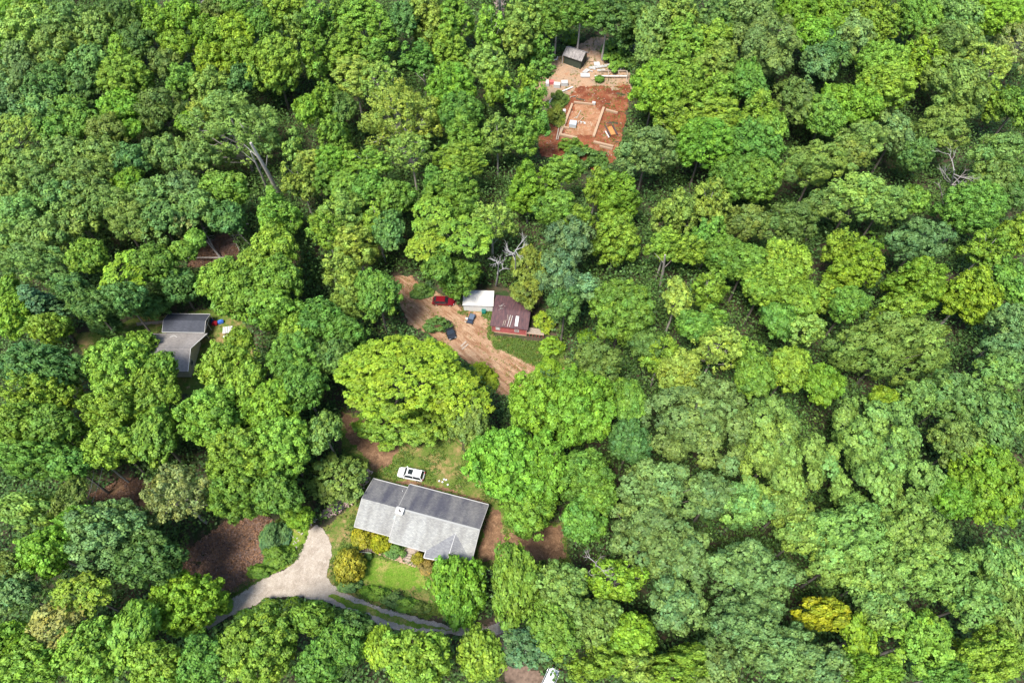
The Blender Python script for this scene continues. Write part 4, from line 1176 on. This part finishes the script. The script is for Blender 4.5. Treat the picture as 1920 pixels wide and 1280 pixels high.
o = put(429, 622, R_(10), 'garden_table_set', 'white slatted garden furniture between trees right of the outbuilding', 'furniture')
for i in range(6): MB().box((-.8 + i * .32, 0, .75), (.22, 1.6, .06)).build('slat', WHITE, o)
for x in (-.8, .8):
    for y in (-.7, .7): MB().tube([(x, y, 0), (x, y, .72)], [.06, .06], 6).build('leg', WHITE, o)
MB().box((0, -1.3, .45), (1.8, .4, .06)).build('bench_seat', WHITE, o)

# ---- green shed and building site at the top
a_ = at(1057, 119, 0); b_ = at(1088, 131, 0); yw = math.atan2(b_[1] - a_[1], b_[0] - a_[0]); gs = thing('green_shed', (a_[0], a_[1], float(terr(*a_[:2])) - .25), 'small dark green shed with worn grey shingle roof at the top clearing', 'shed', yw)
Lg = float(np.linalg.norm(b_[:2] - a_[:2])); Dg = 3.4
MB().box((Lg / 2, Dg / 2, 1.35), (Lg, Dg, 2.7)).build('wall', GREENW, gs)
roof_slopes(gs, -.35, Lg + .3, -.4, Dg + .4, 2.75, 3.9, SH_SHED, SH_SHED, trim=False)
MB().add([(Lg - .06, 0, 2.7), (Lg - .06, Dg, 2.7), (Lg - .06, Dg / 2, 3.75), (Lg + .02, 0, 2.7), (Lg + .02, Dg, 2.7), (Lg + .02, Dg / 2, 3.75)], [(0, 1, 2), (3, 5, 4), (0, 2, 5, 3), (1, 4, 5, 2), (0, 3, 4, 1)]).build('gable', GREENW, gs)
MB().add([(-.02, 0, 2.7), (-.02, Dg, 2.7), (-.02, Dg / 2, 3.75), (.06, 0, 2.7), (.06, Dg, 2.7), (.06, Dg / 2, 3.75)], [(0, 1, 2), (3, 5, 4), (0, 2, 5, 3), (1, 4, 5, 2), (0, 3, 4, 1)]).build('gable', GREENW, gs)
d = MB().box((Lg + .03, 1.7, 1.1), (.06, 1.1, 2.0)).build('door', mat('dark door', (.04, .045, .05)), gs); MB().box((Lg + .08, 1.3, 1.1), (.04, .08, .15)).build('handle', WHITE, d)
MB().box((Lg / 2, -.35, .12), (Lg + .5, .25, .25)).build('sill_beam', LUMBER, gs); MB().box((Lg + .35, Dg / 2, .12), (.25, Dg + .4, .25)).build('sill_beam', LUMBER, gs)
MB().tube([(-.3, -.3, 0), (-.3, -.3, 2.7)], [.06, .06], 6).build('downpipe', WHITE, gs)
def block(px, py, s, m, name, label, cat, rz=0, group=None):
    o = put(px, py, rz, name, label, cat, 0, group); n = 3
    for i in range(n): MB().box((0, 0, s[2] * (i + .5) / n), (s[0] * (1 - .02 * (i % 2)), s[1], s[2] / n - .02)).build('layer', m, o)
    MB().box((0, 0, .03), (s[0] + .1, s[1] + .1, .05)).build('pallet', LUMBER, o); return o
block(1044, 163, (1.6, 1.2, 1.0), CONC, 'block_pallet', 'grey block pallet left of another one at the pit edge', 'pallet', R_(-8), 'pallets of grey blocks'); block(1058, 159.5, (1.6, 1.2, 1.0), CONC, 'block_pallet', 'grey block pallet nearest the bent pipe end at the pit edge', 'pallet', R_(2), 'pallets of grey blocks')
block(1034, 157, (1.1, 1.0, .8), mat('pink bags', (.50, .12, .12)), 'bag_pallet', 'pallet of red-pink bags left of the grey block pallets', 'pallet', R_(5)); block(1026, 159, (.8, 1.6, .9), CONC, 'slab_pallet', 'pale slabs on a pallet at the far left of the block pallets', 'pallet')
block(1074, 236, (1.7, 1.6, 1.0), mat('bluish block', (.42, .46, .48), .9, noise=.15), 'block_pallet', 'bluish grey block pallet inside the clay pit foundation', 'pallet', R_(-12), 'pallets of grey blocks')
block(1113, 197, (.8, .7, .8), CONC, 'concrete_block', 'single concrete block at the upper trench corner', 'block', R_(-10)); block(1058, 210, (.7, .8, .6), CONC, 'concrete_block', 'lone grey block on the bank left of the trench', 'block')
FR = [(1073, 195, 1056, 240, .5, 'left side footing form of the clay pit'), (1076, 192, 1112, 196, .4, 'upper footing form of the left foundation square'), (1132, 202, 1113, 256, .6, 'long middle footing form of the clay pit'), (1136, 206, 1158, 212, .45, 'short footing form at the top right of the pit'),
      (1049, 252, 1082, 259, .6, 'lower left footing form above the dark shrub'), (1113, 266, 1150, 275, .5, 'lower right footing form of the clay pit'), (1056, 238, 1050, 254, .4, 'short footing form at the lower left corner'), (1124, 274, 1148, 280, .3, 'thin board just below the lower right footing form'),
      (1041, 235, 1067, 241, .45, 'pale timber across the left edge of the pit')]
for f in FR: plank(*f[:5], .45, 'footing_form', 'pale timber ' + f[5] if not f[5].startswith('pale') else f[5], LUMBER, z=.4, cat='timber form', group='timber footing forms')
plank(1048, 238, 1043, 262, .25, .2, 'loose_plank', 'grey plank standing out of the trench at the far left', WOOD, z=.4); plank(1052, 240, 1046, 262, .2, .2, 'loose_plank', 'second grey plank beside the footing corner', WOOD, z=.4)
plank(1081, 222, 1089, 207, .2, .1, 'loose_plank', 'thin plank in the middle of the left foundation square', WOOD, z=.3); plank(1083, 231, 1094, 219, .2, .1, 'loose_plank', 'thin pale plank beside the bluish block pallet', LUMBER, z=.5); plank(1135, 246, 1142, 258, .25, .12, 'loose_plank', 'short white plank in the right part of the clay pit', WHITE, z=.3)
plank(1107, 229, 1109, 237, .2, .1, 'loose_plank', 'tiny upright-looking plank right of the white debris in the pit', LUMBER, z=.3); plank(1076, 222, 1084, 218, .2, .1, 'loose_plank', 'thin plank above the bluish block pallet', WOOD, z=.3)
o = put(1090, 230, 0, 'rubble_heap', 'white broken slabs heaped right of the bluish block pallet', 'rubble'); mb = MB(); rr = random.Random(9)
for _ in range(16): mb.box((rr.uniform(-.8, .8), rr.uniform(-.7, .7), rr.uniform(.1, .4)), (rr.uniform(.2, .6), rr.uniform(.2, .5), .08), rr.uniform(0, 3), rr.uniform(-.4, .4))
mb.build('slabs', CONC, o)
o = thing('bent_pipe', at(1050, 165, 0), 'long pale bent pipe running down the bank from the block pallets', 'pipe'); B0 = at(1050, 165, 0); pts = [at(1074, 163, .35) - B0, at(1055, 171, .35) - B0, at(1046, 176, .4) - B0, at(1036, 184, .35) - B0, at(1028, 195, .3) - B0]
MB().tube(pts, [.17] * 5, 7).build('pipe', WMETAL, o)
o = thing('bent_pipe', at(1080, 185, 0), 'short pale pipe lying above the left foundation square', 'pipe'); B0 = at(1080, 185, 0); MB().tube([at(1065, 190, .3) - B0, at(1070, 182, .3) - B0, at(1079, 180, .3) - B0], [.1] * 3, 6).build('pipe', WOOD, o)
o = put(1042, 113, 0, 'bent_pipe', 'short white elbow pipe left of the green shed', 'pipe'); MB().tube([(-.6, -.3, .3), (.2, -.3, .3), (.5, .7, .5)], [.13] * 3, 7).build('pipe', WMETAL, o)
o = put(1145, 244, R_(-75), 'trench_pit', 'small orange clay hole with dark edges at the right of the pit', 'hole')
mb = MB()
for (x, y, l_, w_) in ((0, .9, 4.2, .3), (0, -.9, 4.2, .3), (-2.1, 0, .3, 1.6)): mb.box((x, y, .2), (l_, w_, .3))
mb.build('edge', mat('dark edge', (.07, .05, .05)), o); MB().box((.3, 0, .18), (3.2, 1.1, .1)).build('clay', mat('orange clay', (.55, .24, .08), .9, noise=.3), o)
# timber frame on the right
fr = put(1152, 148, R_(0), 'timber_frame', 'grey rectangular timber frame standing at the right edge of the sandy clearing', 'frame')
for (x, y, l_, w_, z) in ((0, 2.1, 6.6, .22, .8), (-.9, 0, 8.3, .28, .8), (3.2, 1.0, .25, 2.3, .8), (1.1, 1.0, .2, 2.0, .8), (-1.5, 1.0, .2, 2.0, .8)): MB().box((x, y, z), (l_, w_, .2)).build('beam', WHITE if y == 0 else WOOD, fr)
for x in (-3.2, 0, 3.2):
    for y in (.0, 2.1): MB().box((x, y, .35), (.16, .16, .7)).build('post', WOOD, fr)
MB().box((2.95, -1.0, .4), (.2, 1.8, .16)).build('brace', WOOD, fr)
DWHITE = mat('dusty white board', (.46, .45, .43), .8, noise=.3, nscale=2)
DEB = [(1121, 126, 4.5, .9, .12, 12, 'white slatted panel in the middle of the debris pile', DWHITE, True), (1134, 124, 3.2, .5, .1, 25, 'white panel crossing the slatted panel in the debris pile', DWHITE, True), (1119, 120, 1.5, 1.4, .15, 3, 'pale square sheet behind the slatted panel', CONC, False), (1110, 129, 2.0, .3, .15, -28, 'narrow white board at the left end of the debris pile', DWHITE, False),
       (1106, 133, 1.6, .3, .1, -20, 'second narrow white board left of the debris pile', DWHITE, False), (1099, 134, 1.8, 1.1, .2, 50, 'crumpled white sheet above the flat concrete slab', DWHITE, False), (1097, 142, 2.3, 1.4, .25, 0, 'flat rectangular concrete slab on the sandy ground', CONC, False), (1148, 130, 2.6, .35, .15, 15, 'long pale board at the right of the debris pile', WOOD, False),
       (1145, 136, 2.6, .3, .15, 60, 'pale board leaning down from the debris pile', LUMBER, False), (1167, 127, 2.2, 1.1, .12, 35, 'grey corrugated sheet near the forest at the right of the debris', GMETAL, True), (1108, 112, 1.5, 1.5, .1, -10, 'pale square board on the ground right of the green shed', LUMBER, False), (1112, 148, 1.2, .9, .12, 30, 'small tan board near the bright shrub', LUMBER, False), (1138, 130, 2.4, .2, .12, 42, 'thin pale stick lying over the debris pile', LUMBER, False), (1127, 132, 2.0, .7, .1, 8, 'lower white sheet of the debris pile', DWHITE, False)]
for (px, py, a, b, c, dg, lb, m_, sl_) in DEB:
    o = put(px, py, R_(dg), 'debris_board', lb, 'debris', .15, 'boards and sheets dumped near the green shed'); MB().box((0, 0, c / 2), (a, b, c)).build('sheet', m_, o)
    if sl_:
        for i in range(7): MB().box((-a / 2 + a * (i + .5) / 7, 0, c + .06), (.16, b * 1.05, .1)).build('slat', m_, o)
heap('rock_scatter', P_RED, 150, .22, STONE, 'small stones scattered over the red clay pit', 'stones', .05, seed=8)
heap('clod_scatter', P_MID, 260, .2, mat('clay clods', (.45, .27, .15), .95, noise=.3), 'clay clods and stones on the rutted yard', 'stones', .03, seed=12)
heap('wood_scraps', P_TOP, 90, .35, LUMBER, 'wood scraps and stones scattered over the sandy clearing', 'scraps', .05, seed=13)

# ---- dead trees, fallen trunks, exposed trunks
def dead(px, py, tx, ty, H_, spread, n, seed, label, m=DEADWOOD, name='dead_tree', r0=.22):
    b = at(px, py, 0); rr = random.Random(seed); o = thing(name, b, label, 'dead tree'); top = at(tx, ty, H_) - b
    mb = MB(); mb.tube([(0, 0, -.3), top * .5 + np.array([.15, .1, 0]), top], [r0, r0 * .7, r0 * .3], 7); mb.build('trunk', m, o)
    def br(p, d, l_, r, dep, mb):
        q = p + d * l_; mid = (p + q) / 2 + np.array([rr.uniform(-.1, .1) for _ in range(3)]) * l_; mb.tube([p, mid, q], [r, r * .75, r * .45], 5, False)
        if dep:
            for _ in range(3):
                e = d + np.array([rr.uniform(-.8, .8), rr.uniform(-.8, .8), rr.uniform(-.3, .6)]); br(p + (q - p) * rr.uniform(.45, 1), e / np.linalg.norm(e), l_ * .6, r * .5, dep - 1, mb)
    for i in range(n):
        f = rr.uniform(.5, 1); t = 6.28 * i / n + rr.uniform(-.3, .3); d = np.array([math.cos(t), math.sin(t), rr.uniform(.2, 1.0)]); d /= np.linalg.norm(d)
        mb = MB(); br(top * f, d, spread * rr.uniform(.6, 1), r0 * .38, 2, mb); mb.build('branch', m, o)
    return o
WB = mat('bleached wood', (.40, .37, .35), .85, noise=.2)
dead(930, 535, 935, 490, 17.5, 2.4, 5, 1, 'bleached bare dead crown left of another one above the red cabin', WB, r0=.2); dead(965, 520, 966, 468, 18.5, 2.6, 6, 2, 'bleached bare dead crown nearest the dark blue-green tree above the red cabin', WB, r0=.2)
dead(1772, 388, 1790, 318, 17.5, 4.2, 7, 3, 'tall pale leafless tree standing over a dark gap near the right edge', r0=.25); dead(1770, 400, 1762, 345, 12, 2.4, 3, 13, 'thin crooked leafless tree just left of the tall pale one', r0=.15)
dead(1112, 1085, 1118, 1052, 19, 2.4, 5, 4, 'dead twiggy top inside the yellowish tree right of the lawn trees', r0=.2); dead(380, 25, 375, 0, 20, 2.5, 5, 5, 'pale bare twigs among the yellow-green crowns at the top left', r0=.2)
dead(700, 760, 1, 1, 1, .1, 0, 6, 'x') if False else None
def leantrunk(x0, y0, x1, y1, H_, r, label):
    b = at(x0, y0, 0); t_ = at(x1, y1, H_) - b; o = thing('bare_trunk', b, label, 'tree trunk'); mb = MB(); mb.tube([(0, 0, -.2), t_ * .5 + np.array([.1, 0, 0]), t_], [r, r * .8, r * .5], 8); mb.build('trunk', PALEBARK, o); mb = MB()
    mb.tube([t_ * .55, t_ * .7 + np.array([1.6, .4, 1.2])], [r * .3, r * .12], 5); mb.tube([t_ * .75, t_ * .9 + np.array([-2.0, .6, .8])], [r * .35, r * .12], 5); mb.build('branch', PALEBARK, o)
leantrunk(529, 374, 470, 268, 19, .5, 'thick pale trunk exposed below the broad soft green crown at the upper left'); leantrunk(505, 362, 470, 285, 16, .28, 'thinner trunk left of the thick pale trunk at the upper left')
leantrunk(1238, 535, 1247, 478, 12, .32, 'pale straight trunk in the dark gap between yellow-green trees right of the blue-green tree'); leantrunk(800, 190, 795, 140, 12, .25, 'brown trunk in the dark gap left of the vivid round tree at the top')
leantrunk(937, 60, 936, -20, 20, .45, 'pale trunk beside brown dead foliage at the top centre edge'); leantrunk(922, 485, 922, 440, 12, .2, 'thin pale trunk under the lacy pale crown above the white shed')
def fallen(p0, p1, r, z0, z1, label, seed):
    a = at(*p0, z0); b = at(*p1, z1); rr = random.Random(seed); o = thing('fallen_trunk', a, label, 'fallen tree', group='fallen trunks in the brush opening'); d = b - a; mb = MB(); mb.tube([(0, 0, 0), d * .5 + np.array([0, 0, .2]), d], [r, r * .7, r * .35], 6); mb.build('trunk', DEADWOOD, o); mb = MB()
    for _ in range(7): f = rr.uniform(.4, 1); mb.tube([d * f, d * f + np.array([rr.uniform(-2, 2), rr.uniform(-1.5, 1.5), rr.uniform(0, .8)])], [r * .35, r * .1], 4)
    mb.build('branches', DEADWOOD, o)
fallen((412, 481), (365, 426), .22, .5, 4.5, 'fallen trunk lying diagonally, leftmost of the steep ones in the brush opening', 1); fallen((408, 478), (378, 424), .2, .5, 4.5, 'fallen trunk lying diagonally just right of the leftmost steep one', 2)
fallen((431, 483), (322, 485), .2, 1.5, 1.5, 'long fallen trunk lying level across the lower side of the brush opening', 3); fallen((470, 460), (432, 422), .14, 1.5, 3, 'thin fallen trunk at the right of the brush opening', 4); fallen((449, 470), (436, 440), .13, .5, 1.5, 'short thin fallen stick inside the brush opening', 5); fallen((466, 420), (432, 420), .13, 3, 3, 'thin level branch at the top right of the brush opening', 6)
heap('brush_pile', [(1178, 82), (1195, 80), (1200, 100), (1182, 105)], 90, .7, mat('brush', (.38, .3, .28)), 'grey tangle of dead brush at the forest edge right of the top clearing', 'brush', 1.5, seed=20)
heap('dead_vines', [(925, -5), (945, -5), (948, 60), (934, 55)], 220, .9, mat('vines', (.22, .17, .14)), 'brown dead vines hanging at the top centre edge', 'brush', 9, seed=21)

# ---- utility pole with wires
up = at(243, 905, 0); o = thing('utility_pole', up, 'wooden utility pole with pale crossarm above the brown patch at the left', 'utility pole')
MB().tube([(0, 0, 0), (0, 0, 10.2)], [.16, .11], 8).build('pole', mat('grey pole', (.35, .32, .30)), o)
ca = MB().box((0, 0, 9.7), (2.4, .14, .14), R_(-8)).build('crossarm', DEADWOOD, o)
for x in (-1.1, -.4, .4, 1.1): MB().tube([(x, -.14 * x, 9.77), (x, -.14 * x, 9.98)], [.06, .05], 6).build('insulator', WMETAL, ca)
MB().tube([(.3, -.25, 8.4), (.3, -.25, 9.3)], [.24, .24], 10).build('transformer', CONC, o)
for i, (x, e) in enumerate(((-1.1, (165, 932)), (.4, (172, 942)))):
    p = up + np.array([x, -.14 * x, 9.95]); q = at(*e, 8.0); w_ = thing('power_line', p, ['upper power wire running down left from the utility pole', 'lower power wire running down left from the utility pole'][i], 'wire'); d = q - p
    pts = [d * f - np.array([0, 0, 2.0 * f * (1 - f)]) for f in np.linspace(0, 1.0, 7)]; MB().tube(pts, [.035] * 7, 4).build('wire', mat('wire', (.30, .33, .31)), w_)

# ------------------------------------------------------------------ tree labels
ANCH = [(790, 975, 'the grey-roofed house'), (771, 891, 'the white car'), (955, 600, 'the red cabin'), (1075, 105, 'the green shed'), (1100, 230, 'the red clay pit'), (580, 1080, 'the driveway fork'), (340, 620, 'the charcoal shed'), (240, 890, 'the utility pole'),
        (750, 706, 'the big yellow-green tree'), (400, 465, 'the fallen trunks'), (1790, 320, 'the leafless tree'), (1545, 1152, 'the golden tree'), (70, 568, 'the blue-green conifer'), (500, 320, 'the leaning trunk'), (1060, 510, 'the slate tree'), (430, 1040, 'the brown leaf slope'),
        (0, 0, 'the top left corner'), (1920, 0, 'the top right corner'), (0, 1280, 'the bottom left corner'), (1920, 1280, 'the bottom right corner'), (1500, 0, 'the upper right edge'), (350, 0, 'the upper left edge'), (1920, 600, 'the right edge'), (0, 400, 'the left edge'), (0, 850, 'the lower left edge'),
        (1150, 1090, 'the twiggy tree'), (930, 490, 'the bleached dead crowns'), (1450, 850, 'the sage tree'), (650, 430, 'the pale central crown'), (750, 225, 'the ragged tree')]
SPECIAL = {(750, 706): 'huge spreading yellow-green tree with feathery sprays above the white car', (1545, 1152): 'golden yellow tree among grey-green crowns at the lower right', (70, 568): 'blue-green conifer at the left edge of the forest',
           (1450, 850): 'very large pale sage clumpy tree at the centre of the right forest', (750, 225): 'large pale ragged tree with thin crown and bare twigs at the upper middle', (861, 1104): 'vivid green egg-shaped tree at the right corner of the lawn', (1050, 515): 'tall slate green tree right of the red cabin', (1092, 540): 'pale teal tree top leaning against the tall slate green tree'}
def direction(dx, dy):
    a = math.degrees(math.atan2(-dy, dx)) % 360
    return ['right of', 'up and right of', 'above', 'up and left of', 'left of', 'down and left of', 'below', 'down and right of'][int((a + 22.5) // 45) % 8]
groups = {}
for (root, px, py, rx, col, kind) in TREES:
    root['category'] = 'tree'; root['group'] = 'forest trees around the clearings'
    if (px, py) in SPECIAL: root['label'] = SPECIAL[(px, py)]; continue
    c = [(math.hypot(px - a, py - b), a, b, n) for a, b, n in ANCH if math.hypot(px - a, py - b) > 12]; d, a, b, nm = min(c)
    size = 'large' if rx >= 58 else 'small' if rx < 38 else 'mid-sized'
    groups.setdefault((size, CNAME[col], KNAME[kind], direction(px - a, py - b) + ' ' + nm), []).append((d, root))
ORD = ['nearest', 'second', 'third', 'fourth', 'fifth', 'sixth']
for (size, cn, kn, rel), L in groups.items():
    L.sort(key=lambda t: t[0])
    for i, (d, r) in enumerate(L):
        r['label'] = ('%s %s %s %s' % (size, cn, kn, rel)) if len(L) == 1 else '%s %s %s %s, %s' % (size, cn, kn, rel, ('nearest' if i == 0 else 'farthest' if i == len(L) - 1 else ORD[min(i, 5)]))
